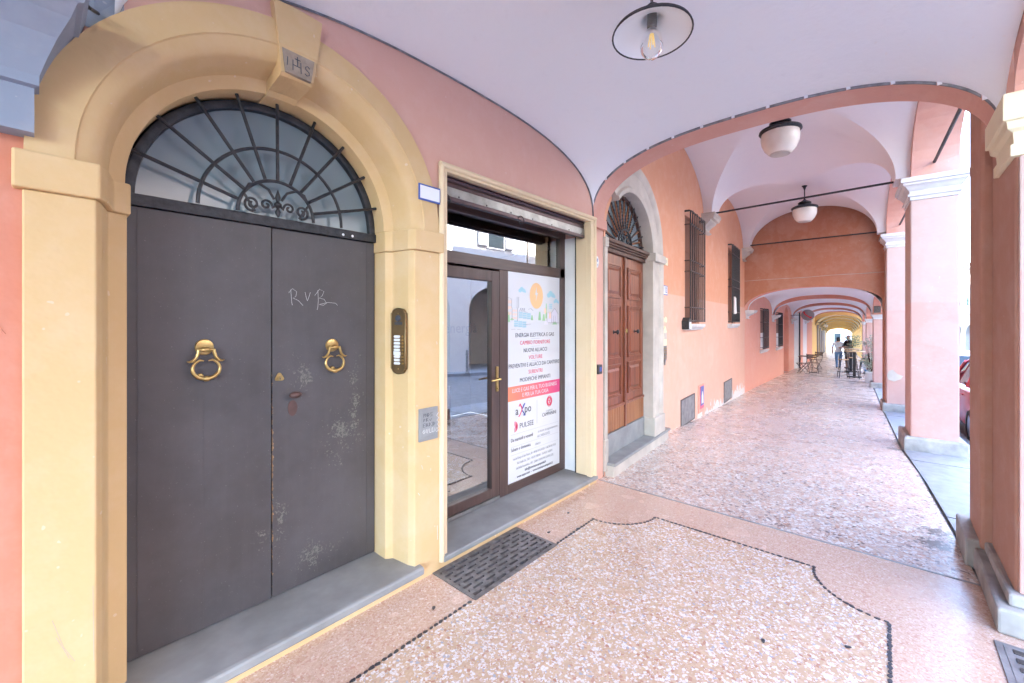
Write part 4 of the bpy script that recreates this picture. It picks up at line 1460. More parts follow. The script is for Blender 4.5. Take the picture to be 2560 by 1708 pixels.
# broken plaster patch on the second pillar
m = MB()
pat = [(13.346, -2.46 - .02 * i, 0) for i in range(3)]
P = [(-2.47, .62), (-2.44, .52), (-2.46, .42), (-2.56, .38), (-2.68, .45), (-2.72, .52), (-2.62, .56), (-2.54, .66)]
m.prism([(a, b) for a, b in P], 'yz', 13.318, 13.36)
m.build("bare_patch", 'stone', p2)
p3 = pillar("first low pink pillar beyond the cross wall, beside the planter", 19.25, -2.33, -.47, 2.04, .30, .24, rt, 'stone_white', 'pillar_pink', .16, .2)
p4 = pillar("second low pink pillar, behind the bar tables", 24.9, -2.0, -.56, 1.93, .30, .24, rt, 'stone_white', 'pillar_pink', .16, .2)
p5 = pillar("third low pink pillar further along the arcade", 30.0, -1.72, -.64, 1.83, .30, .24, rt, 'stone_white', 'pillar_pink', .16, .2)
p6 = pillar("fourth low pink pillar where the yellow arcade begins", 34.5, -1.6, -.70, 1.75, .30, .24, rt, 'stone_white', 'pillar_pink', .16, .2)

# ================================================================== ORANGE HOUSE
oh = thing("orange_house", "orange and pink plastered house with barred windows under groin vaults", "building", (9.0, .5, 0))
def fbuild(mb, name, mat, par, F, **kw):
    """vertices given in frame F, thing placed in world"""
    mb.v = [tuple(F @ Vector(v)) for v in mb.v]
    return mb.build(name, mat, par, **kw)
WD_C, WD_R = .78, .70
ow = wall_mesh(.02, 10.05, lambda s: zf(4.28 + s) - .05, 5.4,
               [(.06, 1.50, .10, arch_fn(WD_C, .72, 2.74, .71)), (3.40, 4.42, 1.74, lambda x: 3.68), (7.40, 8.42, 1.74, lambda x: 3.68)], depth=.24)
fbuild(ow, "wall", 'orange', oh, FB)
VS1, HX_, HY_ = 3.93, .97, .97
def groin(W0, W1, Q0, Q1, zs, hl, ht, mx=.055, my=.055, n1=2.1, n2=2.1, N=45):
    W0, W1, Q0, Q1 = (Vector((p[0], p[1], 0)) for p in (W0, W1, Q0, Q1))
    def f(u, v):
        a = W0.lerp(W1, u)
        b = Q0.lerp(Q1, u)
        p = a.lerp(b, v)
        uu = min(1, max(0, (u - mx) / (1 - 2 * mx)))
        vv = min(1, max(0, (v - my) / (1 - 2 * my)))
        return (p.x, p.y, zs + max(hl * se(uu, n1), ht * se(vv, n2)))
    cs_ = [mx * t / 3 for t in range(3)] + [mx + (1 - 2 * mx) * t for t in cosspace(N)] + [1 - mx * t / 3 for t in (2, 1, 0)]
    n = len(cs_)
    mb = MB()
    V = [f(u, v) for v in cs_ for u in cs_]
    fs = []
    for j in range(n - 1):
        for i in range(n - 1):
            a, b, c, d = j * n + i, j * n + i + 1, (j + 1) * n + i + 1, (j + 1) * n + i
            if i == j:
                fs += [(a, b, c), (a, c, d)]
            elif i + j == n - 2:
                fs += [(a, b, d), (b, c, d)]
            else:
                fs.append((a, b, c, d))
    return mb.add(V, fs)
def w2(F, s, y=0.0):
    v = F @ Vector((s, y, 0))
    return (v.x, v.y)
Wa, Wb, Wc = (4.30, .0), w2(FB, 5.05), w2(FB, 10.0)
Qa, Qb, Qc = (4.62, -2.93), (8.86, -2.68), (13.75, -2.43)
groin(Wa, Wb, Qa, Qb, VS1, HX_, HY_).build("vault", 'vault_pink', oh, smooth=28)
groin(Wb, Wc, Qb, Qc, VS1, HX_, HY_).build("vault", 'vault_pink', oh, smooth=28)
between((4.93, -2.93), (8.50, -2.69), .48, 3.86, 4.92, 6.2, n=2.0).build("street_arch", 'arch_salmon', oh, smooth=40)
between((9.23, -2.66), (13.36, -2.43), .48, 3.86, 4.92, 6.2, n=2.0).build("street_arch", 'arch_salmon', oh, smooth=40)
for (a, b) in (((8.49, -2.69), (9.24, -2.66)), ((13.35, -2.43), (14.15, -2.39))):
    m = MB()
    m.add([(a[0], a[1], 3.85), (b[0], b[1], 3.85), (b[0], b[1] - .5, 3.85), (a[0], a[1] - .5, 3.85), (a[0], a[1], 6.2), (b[0], b[1], 6.2), (b[0], b[1] - .5, 6.2), (a[0], a[1] - .5, 6.2)],
          [(0, 1, 2, 3), (0, 1, 5, 4), (1, 2, 6, 5), (2, 3, 7, 6), (3, 0, 4, 7)])
    m.build("spandrel", 'arch_salmon', oh)
m = MB()
m.add([(4.295, -3.46, 5.3), (14.2, -2.95, 5.3), (14.9, 9, 5.3), (4.295, 9, 5.3), (4.295, -3.46, 14), (14.2, -2.95, 14), (14.9, 9, 14), (4.295, 9, 14)],
      [(0, 1, 2, 3), (4, 5, 6, 7), (0, 1, 5, 4), (1, 2, 6, 5), (2, 3, 7, 6), (3, 0, 4, 7)])
m.build("upper_storey", 'facade_b', oh)
# corbels under the vault feet
def corbel(s, F, zt, w, mat, par, hgt=.36, pj=.30, name="corbel"):
    prof = [(.06, 0), (.10, .02), (.05, .035), (.045, .09), (.07, .12), (.12, .16), (.19, .205), (.20, .235), (.26, .245), (.28, .30), (.30, .31), (.30, .36)]
    vs, fs = [], []
    for e, z in prof:
        k = e * pj / .30
        ww = w / 2 - (.30 - e) * .35
        vs += [(s - ww, .01, zt - hgt + z * hgt / .36), (s - ww, -k, zt - hgt + z * hgt / .36), (s + ww, -k, zt - hgt + z * hgt / .36), (s + ww, .01, zt - hgt + z * hgt / .36)]
    for i in range(len(prof) - 1):
        for j in range(3):
            fs.append((i * 4 + j, i * 4 + j + 1, (i + 1) * 4 + j + 1, (i + 1) * 4 + j))
    fs.append((3, 2, 1, 0))
    n = (len(prof) - 1) * 4
    fs.append((n, n + 1, n + 2, n + 3))
    return fbuild(MB().add(vs, fs), name, mat, par, F)
corbel(4.90, FB, 3.95, .62, 'stone', oh, pj=.25)
corbel(9.72, FB, 3.95, .50, 'stone', oh, pj=.25)
# cross wall with the low arch
m = MB()
P0, P1_ = Vector((14.25, .80, 0)), Vector((13.98, -2.43, 0))
def cross_wall(P0, P1_, zs, za, ztop, thick, n=2.3, m0=.0, m1=.0, seg=40):
    d = (P1_ - P0)
    L = d.length
    d.normalize()
    nr = Vector((-d.y, d.x, 0))
    if nr.x < 0:
        nr = -nr
    mb = MB()
    ts = cosspace(seg)
    zz = lambda t: zs + (za - zs) * se(t, n)
    def q(t, o, z):
        p = P0 + d * (t * L) + nr * o
        return (p.x, p.y, z)
    for a, b in zip(ts, ts[1:]):
        mb.add([q(a, 0, zz(a)), q(b, 0, zz(b)), q(b, 0, ztop), q(a, 0, ztop)], [(0, 1, 2, 3)], 0)
        mb.add([q(a, 0, zz(a)), q(b, 0, zz(b)), q(b, thick, zz(b)), q(a, thick, zz(a))], [(0, 1, 2, 3)], 1)
        mb.add([q(a, thick, zz(a)), q(b, thick, zz(b)), q(b, thick, ztop), q(a, thick, ztop)], [(0, 1, 2, 3)], 1)
    return mb
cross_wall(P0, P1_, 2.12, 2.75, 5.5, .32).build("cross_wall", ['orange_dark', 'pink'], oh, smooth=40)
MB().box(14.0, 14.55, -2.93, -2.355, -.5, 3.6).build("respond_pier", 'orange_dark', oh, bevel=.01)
m = MB()
cr = [(14.245, .78, 3.02), (14.19, .1, 3.025), (14.13, -.7, 3.015), (14.08, -1.3, 3.03), (14.02, -2.0, 3.02), (13.985, -2.4, 3.025)]
m.tube([(a - .006, b, c) for a, b, c in cr], .006, 4)
m.build("crack_line", 'stone', oh)

# ------------------------------------------------------------------ tie rods
def rod(label, a, b, r_=.018):
    t = tag(MB().tube([a, b], r_, 8).build("tie_rod", 'iron', None, loc=a, smooth=40), label, "tie rod", "iron tie rods")
a = FB @ Vector((5.05, -.05, 4.02))
rod("black iron tie rod from the first corbel to the pale pillar", tuple(a), (8.95, -2.72, 3.97))
a = FB @ Vector((9.80, -.05, 4.05))
rod("black iron tie rod in front of the deep orange cross wall", tuple(a), (13.72, -2.46, 3.99))
rod("black iron tie rod between the near pillar and the pale pillar, along the street", (4.95, -3.1, 4.12), (8.52, -2.93, 4.05), .02)
rod("short black iron tie rod end above the second capital, along the street", (9.2, -2.9, 4.08), (13.38, -2.66, 4.05), .02)

# ------------------------------------------------------------------ wooden door and its stone surround
ws = thing("stone_surround", "pale sandstone arched surround of the panelled wooden door", "door surround", tuple(FB @ Vector((WD_C, 0, 0))))
def FBb(mb, name, mat, par, **kw):
    return fbuild(mb, name, mat, par, FB, **kw)
JP = [(1.48, .14), (1.48, -.075), (1.505, -.085), (1.54, -.085), (1.56, -.06), (1.78, -.06), (1.81, -.085), (1.85, -.095), (1.89, -.095), (1.89, .02), (1.55, .02), (1.55, .14)]
FBb(MB().prism(JP, 'xy', .42, 2.62), "jamb", 'stone', ws)
FBb(MB().box(1.465, 1.93, -.108, .14, .06, .42), "jamb_base", 'stone', ws, bevel=.012)
FBb(MB().box(1.462, 1.93, -.118, .14, 2.62, 2.735), "impost", 'stone', ws, bevel=.01)
JL = [(.08, .14), (.08, -.02), (.012, -.02), (.012, .02), (.04, .02), (.04, .14)]
FBb(MB().prism(JL, 'xy', .42, 2.62), "jamb", 'stone', ws)
FBb(MB().box(.005, .09, -.03, .14, .06, .42), "jamb_base", 'stone', ws, bevel=.01)
FBb(MB().box(.0, .092, -.035, .14, 2.62, 2.735), "impost", 'stone', ws, bevel=.01)
arm = MB()
sec = [(.70, .14), (.70, -.075), (.725, -.085), (.76, -.085), (.78, -.06), (.98, -.06), (1.01, -.085), (1.05, -.095), (1.09, -.095), (1.09, .02)]
arch_sweep(sec, WD_C, 2.735, 44, arm, a0=R(45), squash=.94)
FBb(arm, "arch", 'stone', ws, smooth=40)
wstep = thing("stone_step", "grey worn stone step of the wooden door", "doorstep", tuple(FB @ Vector((1.0, -.1, 0))))
FBb(MB().box(.04, 2.12, -.13, .24, .125, .16), "tread", 'stone_grey', wstep, bevel=.008)
FBb(MB().box(.06, 2.09, -.105, .24, -.12, .125), "riser", 'stone', wstep, bevel=.006)
FBb(MB().box(.081, 1.479, .045, .14, .16, .42), "threshold", 'stone_grey', wstep, bevel=.006)
wd = thing("wooden_door", "panelled reddish brown wooden double door with round iron pulls", "door", tuple(FB @ Vector((WD_C, .1, .42))))
WDY = .07
def leafpart(x0, x1, inner):
    lf_ = FBb(MB().box(x0, x1, WDY, WDY + .05, 0.42, 2.60), "leaf", 'wood_door', wd, bevel=.004)
    xa, xb = x0 + .10, x1 - .10
    for z0, z1 in ((.83, 1.24), (1.30, 1.98), (2.06, 2.48)):
        mm = MB()
        # sunk frame moulding and raised field
        for (i, o, y0, y1) in ((0, .022, WDY - .018, WDY + .002), (.022, .04, WDY - .008, WDY + .002)):
            mm.box(xa + i, xa + o, y0, y1, z0 + i, z1 - i)
            mm.box(xb - o, xb - i, y0, y1, z0 + i, z1 - i)
            mm.box(xa + o, xb - o, y0, y1, z0 + i, z0 + o)
            mm.box(xa + o, xb - o, y0, y1, z1 - o, z1 - i)
        pn = FBb(mm, "panel", 'wood_door', lf_, bevel=.003)
        m3 = MB()
        f0, f1, g0, g1 = xa + .055, xb - .055, z0 + .055, z1 - .055
        k = .03
        m3.add([(f0, WDY, g0), (f1, WDY, g0), (f1, WDY, g1), (f0, WDY, g1), (f0 + k, WDY - .016, g0 + k), (f1 - k, WDY - .016, g0 + k), (f1 - k, WDY - .016, g1 - k), (f0 + k, WDY - .016, g1 - k)],
               [(4, 5, 6, 7), (0, 1, 5, 4), (1, 2, 6, 5), (2, 3, 7, 6), (3, 0, 4, 7)])
        FBb(m3, "raised_field", 'wood_door', lf_)
    # slatted foot
    FBb(MB().box(x0, x1, WDY - .022, WDY + .01, .70, .735), "foot_rail", 'wood_door', lf_, bevel=.005)
    n = 9
    for i in range(n):
        a = x0 + .01 + (x1 - x0 - .02) * i / n
        FBb(MB().box(a + .003, a + (x1 - x0 - .02) / n - .003, WDY - .014, WDY, .43, .70), "slat", 'wood_light', lf_, bevel=.003)
    return lf_
l1 = leafpart(.085, .765, 1)
l2 = leafpart(.795, 1.475, -1)
FBb(MB().box(.76, .80, WDY - .03, WDY + .01, 0.42, 2.60), "meeting_stile", 'wood_door', wd, bevel=.008)
m = MB()
for i, (y, z0, z1) in enumerate(((-.03, 2.70, 2.745), (-.01, 2.675, 2.70), (.01, 2.65, 2.675), (.03, 2.60, 2.65))):
    m.box(.081, 1.479, y, .13, z0, z1)
FBb(m, "lintel", 'wood_dark', wd, bevel=.008)
for x, par in ((.42, l1), (1.10, l2)):
    m = MB()
    m.lathe([(.001, .075), (.022, .07), (.03, .06), (.03, .052), (.02, .045), (.010, .04), (.008, .012), (.022, .008), (.028, 0)], (x, WDY - .012, 1.64), 18, Matrix.Rotation(R(90), 4, 'X'))
    FBb(m, "pull", 'iron', par, smooth=45)
m = MB().lathe([(.001, .02), (.014, .016), (.018, 0)], (.78, WDY - .03, 1.65), 14, Matrix.Rotation(R(90), 4, 'X') @ Matrix.Diagonal((.8, 1.8, 1, 1)))
FBb(m, "lock", 'brass', wd, smooth=40)
# fanlight with twisted rays
wf = thing("door_fanlight", "dark half-round fanlight with twisted iron rays above the wooden door", "window", tuple(FB @ Vector((WD_C, .2, 2.745))))
pts = arch_pts(WD_C, 2.745, .70, .70 * .94, 30)
FBb(MB().add([(p[0], .11, p[1]) for p in pts], [tuple(range(len(pts)))]), "pane", 'fan_glass', wf)
arm = arch_sweep([(.70, .115), (.70, .075), (.655, .075), (.645, .115)], WD_C, 2.745, 30, squash=.94)
FBb(arm, "rim", 'wood_dark', wf)
for i in range(13):
    a = PI * (i + .5) / 13
    m = MB()
    P, rr = [], []
    for k in range(40):
        r_ = .22 + (.67 - .22) * k / 39
        P.append((WD_C - r_ * math.cos(a), .05, 2.745 + r_ * .94 * math.sin(a)))
        rr.append(.0085 + .0035 * math.sin(k * 1.6))
    m.tube(P, rr, 6)
    FBb(m, "ray", 'iron', wf)
for i in range(12):
    a = PI * (i + 1) / 13
    m = MB()
    m.tube([(WD_C - .2 * math.cos(a), .095, 2.745 + .2 * math.sin(a)), (WD_C - .67 * math.cos(a), .095, 2.745 + .63 * math.sin(a))], .012, 4)
    FBb(m, "glazing_bar", 'wood_light', wf)
m = MB()
m.tube([(p[0], .05, p[1]) for p in arch_pts(WD_C, 2.745, .215, .205, 22)], .012, 7)
for s_ in (-1, 1):
    m.tube([(p[0], .05, p[1]) for p in spiral(WD_C + s_ * .075, 2.83, .02, .07, R(90), R(90) + s_ * R(400), 22)], .010, 6)
    m.tube([(p[0], .05, p[1]) for p in spiral(WD_C + s_ * .14, 2.79, .01, .04, R(90), R(90) - s_ * R(380), 18)], .008, 6)
FBb(m, "scrollwork", 'iron', wf, smooth=40)

# ------------------------------------------------------------------ barred windows
def barred_window(label, s0, s1, z0, z1, F, bars, cross, stand=.10, rcol='shutter_brown', half=False, sill='stone_white'):
    base = F @ Vector(((s0 + s1) / 2, 0, z0))
    t = thing("barred_window", label, "window", tuple(base), group="barred windows of the portico")
    def fb(mb, name, mat, par=t, **kw):
        return fbuild(mb, name, mat, par, F, **kw)
    o0, o1 = s0 + .03, s1 - .03
    m = MB()
    if half:
        m.box(o0, o1, .05, .08, z0 + (z1 - z0) * .42, z1)
        fb(m, "shutter_board", rcol)
        fb(MB().box(o0, o1, .055, .08, z0, z0 + (z1 - z0) * .42), "white_pane", 'white')
    else:
        w = (o1 - o0) / 2
        for k in range(2):
            sb = fb(MB().box(o0 + k * w + .004, o0 + (k + 1) * w - .004, .05, .08, z0 + .01, z1 - .01), "shutter_board", rcol, bevel=.006)
            for j in range(3):
                zz = z0 + .08 + (z1 - z0 - .1) * j / 3
                fb(MB().box(o0 + k * w + .07, o0 + (k + 1) * w - .07, .04, .052, zz, zz + (z1 - z0) / 3 - .1), "shutter_panel", rcol, sb, bevel=.004)
    sl = MB()
    sl.prism([(-.05, z0 - .115), (-.05, z0 - .09), (-.085, z0 - .075), (-.10, z0 - .045), (-.10, z0 - .01), (.2, z0 - .0), (.2, z0 - .115)], 'yz', s0 - .07, s1 + .07)
    fb(sl, "sill", sill, bevel=.004)
    for i in range(bars):
        x = s0 + (s1 - s0) * i / (bars - 1)
        zt = z1 + .06 + (.01 if i % 2 else -.005)
        fb(MB().tube([(x, -stand, z0 + .03), (x, -stand, zt - .025), (x, -stand + .012, zt - .005), (x, -stand + .03, zt), (x, .0, zt)] if i in (0, bars - 1) else [(x, -stand, z0 + .03), (x, -stand, zt)], .0125, 7), "bar", 'iron', smooth=40)
    for z in cross:
        m = MB()
        m.tube([(s0 - .0, .02, z), (s0 - .0, -stand - .008, z)], .010, 6)
        m.tube([(s1 + .0, .02, z), (s1 + .0, -stand - .008, z)], .010, 6)
        n = bars * 4
        m.tube([(s0 - .02 + (s1 - s0 + .04) * k / n, -stand - .016 * (1 if k % 4 in (1, 2) else -.15), z) for k in range(n + 1)], .010, 6)
        fb(m, "cross_rail", 'iron_grey', smooth=40)
    return t
bw1 = barred_window("tall barred window nearest the wooden door, small house-shaped box at its sill", 3.38, 4.44, 1.74, 3.69, FB, 8, (3.73, 3.50, 2.86, 2.67, 2.03, 1.79))
bw2 = barred_window("tall barred window next to the deep orange cross wall", 7.38, 8.45, 1.74, 3.69, FB, 8, (3.73, 3.50, 2.86, 2.67, 2.03, 1.79))
# little house-shaped box at the first window's sill, pale sheet on the second
t = thing("small_wall_box", "small black and white house-shaped box at the first barred window's sill", "box", tuple(FB @ Vector((3.27, -.1, 1.73))))
fbuild(MB().prism([(3.20, 1.64), (3.34, 1.64), (3.36, 1.78), (3.27, 1.85), (3.18, 1.78)], 'xz', -.12, -.0), "case", 'iron', t, FB, bevel=.006)
fbuild(MB().box(3.215, 3.33, -.126, -.119, 1.65, 1.77), "front", 'white', t, FB)
t = tag(fbuild(MB().prism([(7.46, 1.98), (7.66, 2.0), (7.60, 2.38), (7.46, 2.42)], 'xz', -.155, -.118), "paper_sheet", 'white', None, FB), "white paper hung on the bars of the second barred window", "paper")

# ------------------------------------------------------------------ plates and hatches on the orange wall
def plate(name, label, cat, s0, s1, z0, z1, mat, th=.012, txt=None, tm='ink_blue', tsz=.1, rim=None):
    t = thing(name, label, cat, tuple(FB @ Vector(((s0 + s1) / 2, 0, (z0 + z1) / 2))))
    if rim:
        fbuild(MB().box(s0 - .012, s1 + .012, -th * .8, .002, z0 - .012, z1 + .012), "rim", rim, t, FB)
    fbuild(MB().box(s0, s1, -th, .004, z0, z1), "face", mat, t, FB, bevel=.003)
    if txt:
        v = FB @ Vector(((s0 + s1) / 2, -th - .001, (z0 + z1) / 2))
        text_part(txt, tsz, v.x, v.y, v.z, tm, t, "lettering", 'CENTER', .001, .9, .0008, R(4.5))
    return t
plate("faded_plate", "faded small white plate beside the stone impost", "plate", 2.19, 2.37, 2.655, 2.775, 'cream', txt="10", tm='ink_grey', tsz=.09)
plate("number_plate", "white number 12 plate below the faded plate", "plate", 2.17, 2.35, 2.20, 2.325, 'white_gloss', txt="12", tsz=.13, rim='blue_rim')
it = thing("wall_intercom", "slim brass and steel doorbell strip with two round buttons above", "intercom", tuple(FB @ Vector((2.22, 0, 1.5))))
for x in (2.15, 2.28):
    fbuild(MB().lathe([(.001, .014), (.045, .012), (.052, 0)], (x, 0, 1.80), 16, Matrix.Rotation(R(90), 4, 'X')), "button_disc", 'cream', it, FB, smooth=40)
P = [(2.13, 1.33), (2.13, 1.62), (2.16, 1.66), (2.21, 1.71), (2.26, 1.66), (2.29, 1.62), (2.29, 1.33)]
fbuild(MB().prism(P, 'xz', -.02, 0), "speaker_plate", 'cream', it, FB, bevel=.004)
fbuild(MB().box(2.15, 2.27, -.026, -.02, 1.50, 1.60), "speaker", 'stone', it, FB)
P = [(2.13, 1.40), (2.29, 1.40), (2.29, 1.20), (2.25, 1.16), (2.21, 1.09), (2.17, 1.16), (2.13, 1.20)]
fbuild(MB().prism(P, 'xz', -.022, 0), "bell_plate", 'shutter_strip', it, FB, bevel=.004)
for i in range(5):
    for j in range(2):
        fbuild(MB().lathe([(.001, .006), (.011, .004), (.012, 0)], (2.17 + .07 * j, -.022, 1.36 - .038 * i), 10, Matrix.Rotation(R(90), 4, 'X')), "button", 'brass', it, FB)
def hatch(label, s0, s1, z0, z1):
    t = thing("wall_hatch", label, "hatch", tuple(FB @ Vector(((s0 + s1) / 2, 0, z0))), group="grey metal hatches low on the orange wall")
    m = MB()
    for a in ((s0, s1, z1 - .02, z1), (s0, s1, z0, z0 + .02), (s0, s0 + .02, z0, z1), (s1 - .02, s1, z0, z1)):
        m.box(a[0], a[1], -.014, .002, a[2], a[3])
    fbuild(m, "frame", 'iron_grey', t, FB)
    fbuild(MB().box(s0 + .02, s1 - .02, -.009, .002, z0 + .02, z1 - .02), "door", 'hatch', t, FB)
    return t
hatch("larger grey metal hatch low on the wall near the stone step", 3.12, 4.05, -.06, .42)
hatch("smaller grey metal hatch low on the wall near the cross wall", 6.85, 7.88, -.20, .31)
t = thing("wall_poster", "small framed red and blue sticker between the two grey hatches", "poster", tuple(FB @ Vector((4.5, 0, .1))))
fbuild(MB().box(4.32, 4.75, -.02, .002, -.02, .52), "frame", 'pink', t, FB, bevel=.003)
fbuild(MB().box(4.40, 4.72, -.024, -.019, .05, .50), "sheet", 'ink_red', t, FB)
fbuild(MB().box(4.44, 4.70, -.027, -.0235, .11, .49), "print", 'ink_blue', t, FB)
fbuild(MB().prism([(4.50, .15), (4.66, .15), (4.64, .30), (4.60, .38), (4.56, .39), (4.51, .30)], 'xz', -.030, -.0265), "figure_print", 'white', t, FB)

# ================================================================== LAMPS
def lantern(label, x, y, ztop, zg, r_=.23):
    t = thing("lantern", label, "lamp", (x, y, ztop), group="opal glass portico lanterns")
    m = MB()
    m.lathe([(.001, 0), (.055, 0), (.055, -.03), (.03, -.06), (.018, -.10), (.012, -.11)], (x, y, ztop), 16)
    m.tube([(x, y, ztop - .08), (x, y, zg + .27)], .012, 8)
    m.lathe([(.012, .30), (.02, .28), (.035, .265), (.05, .25), (.10, .225), (.13, .205), (.13, .185), (.09, .175), (.09, .155)], (x, y, zg), 28)
    m.build("stem", 'iron', t, smooth=40)
    m = MB().lathe([(.06, .165), (.14, .15), (.20, .125), (r_ + .005, .10), (r_ + .012, .075), (r_, .06), (r_ - .03, .05), (.06, .05)], (x, y, zg), 36)
    m.build("hood", 'iron', t, smooth=40)
    m = MB().lathe([(r_ - .02, .06), (r_ - .012, .0), (r_ - .022, -.08), (r_ - .055, -.16), (r_ - .10, -.215), (r_ - .13, -.235), (.001, -.23)], (x, y, zg), 36)
    g = m.build("globe", 'opal', t, smooth=60)
    MB().lathe([(r_ - .11, -.215), (r_ - .125, -.238), (.07, -.242), (.001, -.24)], (x, y, zg), 24).build("drip_ring", 'stone', g, smooth=40)
    return t
lantern("nearer hanging lantern with opal globe, partly under the salmon arch", 6.8, -1.32, 4.93, 4.31, .245)
lantern("farther hanging lantern with opal globe, before the deep orange cross wall", 11.7, -1.02, 4.92, 4.31, .25)
# enamel pendant over the shop
pt_ = thing("pendant_lamp", "white enamel pendant lamp with clear filament bulb under the near vault", "lamp", (2.13, -1.49, 3.34))
PM = Matrix.Translation((2.13, -1.49, 3.262)) @ Matrix.Rotation(R(2), 4, 'Y')
def pbuild(mb, name, mats, par=pt_, **kw):
    mb.v = [tuple(PM @ Vector(v)) for v in mb.v]
    return mb.build(name, mats, par, **kw)
shd = MB().lathe([(.198, -.012), (.200, -.004), (.196, .004), (.13, .035), (.07, .065), (.045, .085), (.04, .13), (.02, .15), (.001, .152)], (0, 0, 0), 40)
so = pbuild(shd, "shade", 'iron', smooth=50)
pbuild(MB().lathe([(.195, -.010), (.19, .0), (.125, .028), (.066, .058), (.042, .078), (.04, .10), (.001, .10)], (0, 0, 0), 40), "shade_lining", 'lamp_white', so, smooth=50)
pbuild(MB().tube([(.198 * math.cos(2 * PI * i / 40), .198 * math.sin(2 * PI * i / 40), -.010) for i in range(40)], .0045, 6, closed=True), "rim", 'iron', so, smooth=50)
pbuild(MB().lathe([(.024, .10), (.026, .05), (.024, .03), (.018, .03)], (0, 0, 0), 20), "lamp_holder", 'shutter_strip', smooth=40)
bl = pbuild(MB().lathe([(.016, .035), (.022, .02), (.045, -.01), (.058, -.045), (.060, -.075), (.050, -.108), (.028, -.13), (.001, -.136)], (0, 0, 0), 28), "bulb", 'glass_lamp', smooth=60)
for k in range(4):
    a = PI / 4 + PI / 2 * k
    pbuild(MB().tube([(.006 * math.cos(a), .006 * math.sin(a), .005), (.018 * math.cos(a), .018 * math.sin(a), -.075)], .003, 6), "filament", 'filament', bl)
# chain links
zc = 3.425
k = 0
while zc < 3.68:
    m = MB()
    P = []
    for i in range(14):
        a = 2 * PI * i / 14
        if k % 2:
            P.append((2.13, -1.49 + .010 * math.cos(a), zc + .019 * math.sin(a)))
        else:
            P.append((2.13 + .010 * math.cos(a), -1.49, zc + .019 * math.sin(a)))
    m.tube(P, .0032, 5, closed=True)
    m.build("chain_link", 'iron', pt_, smooth=40)
    zc += .029
    k += 1

# ================================================================== PINK HOUSE (low arcade)
ph = thing("pink_house", "pink house with low salmon arches and white vaults beyond the cross wall", "building", (24, .9, -.5))
pw = wall_mesh(-.06, 20.2, lambda s: zf(14.25 + s) - .05, 3.4,
               [(2.45, 3.45, .82, lambda x: 2.2), (5.75, 6.75, .76, lambda x: 2.12), (7.8, 9.3, -99, arch_fn(8.55, .75, 1.75, .75))], depth=.3)
fbuild(pw, "wall", 'pink', ph, FC)
fbuild(MB().box(7.75, 9.35, .3, .34, -1.0, 2.6), "doorway_back", 'salmon_red', ph, FC)
ARX = [14.57, 19.25, 24.8, 29.9, 34.4]
def kin(x):
    return interp([(14.2, -2.40), (19.0, -2.09), (24.9, -1.76), (30, -1.48), (34.5, -1.36), (40, -1.2)], x)
APX = [2.75, 2.66, 2.60, 2.53, 2.47]
SPR = [2.12, 2.04, 1.95, 1.85, 1.76]
for i, x in enumerate(ARX):
    if i:
        cross_wall(Vector((x - .15, wy(x) + .02, 0)), Vector((x - .15, kin(x) - .02, 0)), SPR[i], APX[i], 3.6, .30, n=2.3).build("transverse_arch", ['salmon_red', 'salmon_red'], ph, smooth=40)
    if i < len(ARX) - 1:
        x1 = ARX[i + 1] - .15
        x0 = x + (.15 if i else -.02)
        Wp, Wq = (x0, wy(x0)), (x1, wy(x1))
        Qp, Qq = (x0 if i else 14.2, kin(x0)), (x1, kin(x1))
        groin(Wp, Wq, Qp, Qq, SPR[i] - .03, .62, .70, .01, .01, 2.4, 2.4, 25).build("vault", 'vault', ph, smooth=40)
        between((x0 if i else 14.3, kin(x0) + .0), (x1 + .0, kin(x1) + .0), .46, SPR[i] + (.0), SPR[i] + .62, 3.6, n=2.2, m0=.22 if i else .0, m1=.22).build("street_arch", 'pink', ph, smooth=40)
m = MB()
m.add([(14.25, -2.9, 3.3), (36, -1.85, 3.3), (36, 9, 3.3), (14.25, 9, 3.3), (14.25, -2.9, 14.5), (36, -1.85, 14.5), (36, 9, 14.5), (14.25, 9, 14.5)],
      [(0, 1, 2, 3), (4, 5, 6, 7), (0, 1, 5, 4), (1, 2, 6, 5), (2, 3, 7, 6), (3, 0, 4, 7)])
m.build("upper_storey", 'facade_a', ph)
# white brackets carrying the arches on the wall
for i, (s, zt) in enumerate(((.28, 2.14), (4.9, 2.06), (10.35, 1.97), (15.5, 1.87))):
    corbel(s, FC, zt, .42, 'stone_white', ph, .26, .26, "bracket")
# pale half columns and a drainpipe against the wall
for s0, s1, mt in ((11.2, 12.9, 'stone_white'), (15.0, 16.6, 'vault_pink')):
    m = MB()
    m.prism([(s0, .02)] + [(s0 + (s1 - s0) * i / 10, -.10 * math.sin(PI * i / 10)) for i in range(11)] + [(s1, .02)], 'xy', -1, 2.25)
    fbuild(m, "half_column", mt, ph, FC, smooth=40)
fbuild(MB().tube([(11.9, -.16, -.7), (11.9, -.16, 2.3)], .035, 8), "drainpipe", 'iron', ph, FC, smooth=40)
barred_window("low barred window with brown shutter, first beyond the cross wall", 2.42, 3.48, .82, 2.2, FC, 7, (2.2, 1.78, 1.25, .9), .09, half=True)
barred_window("low barred window with brown shutter, second beyond the cross wall", 5.72, 6.78, .76, 2.12, FC, 7, (2.12, 1.70, 1.18, .85), .09, half=True)
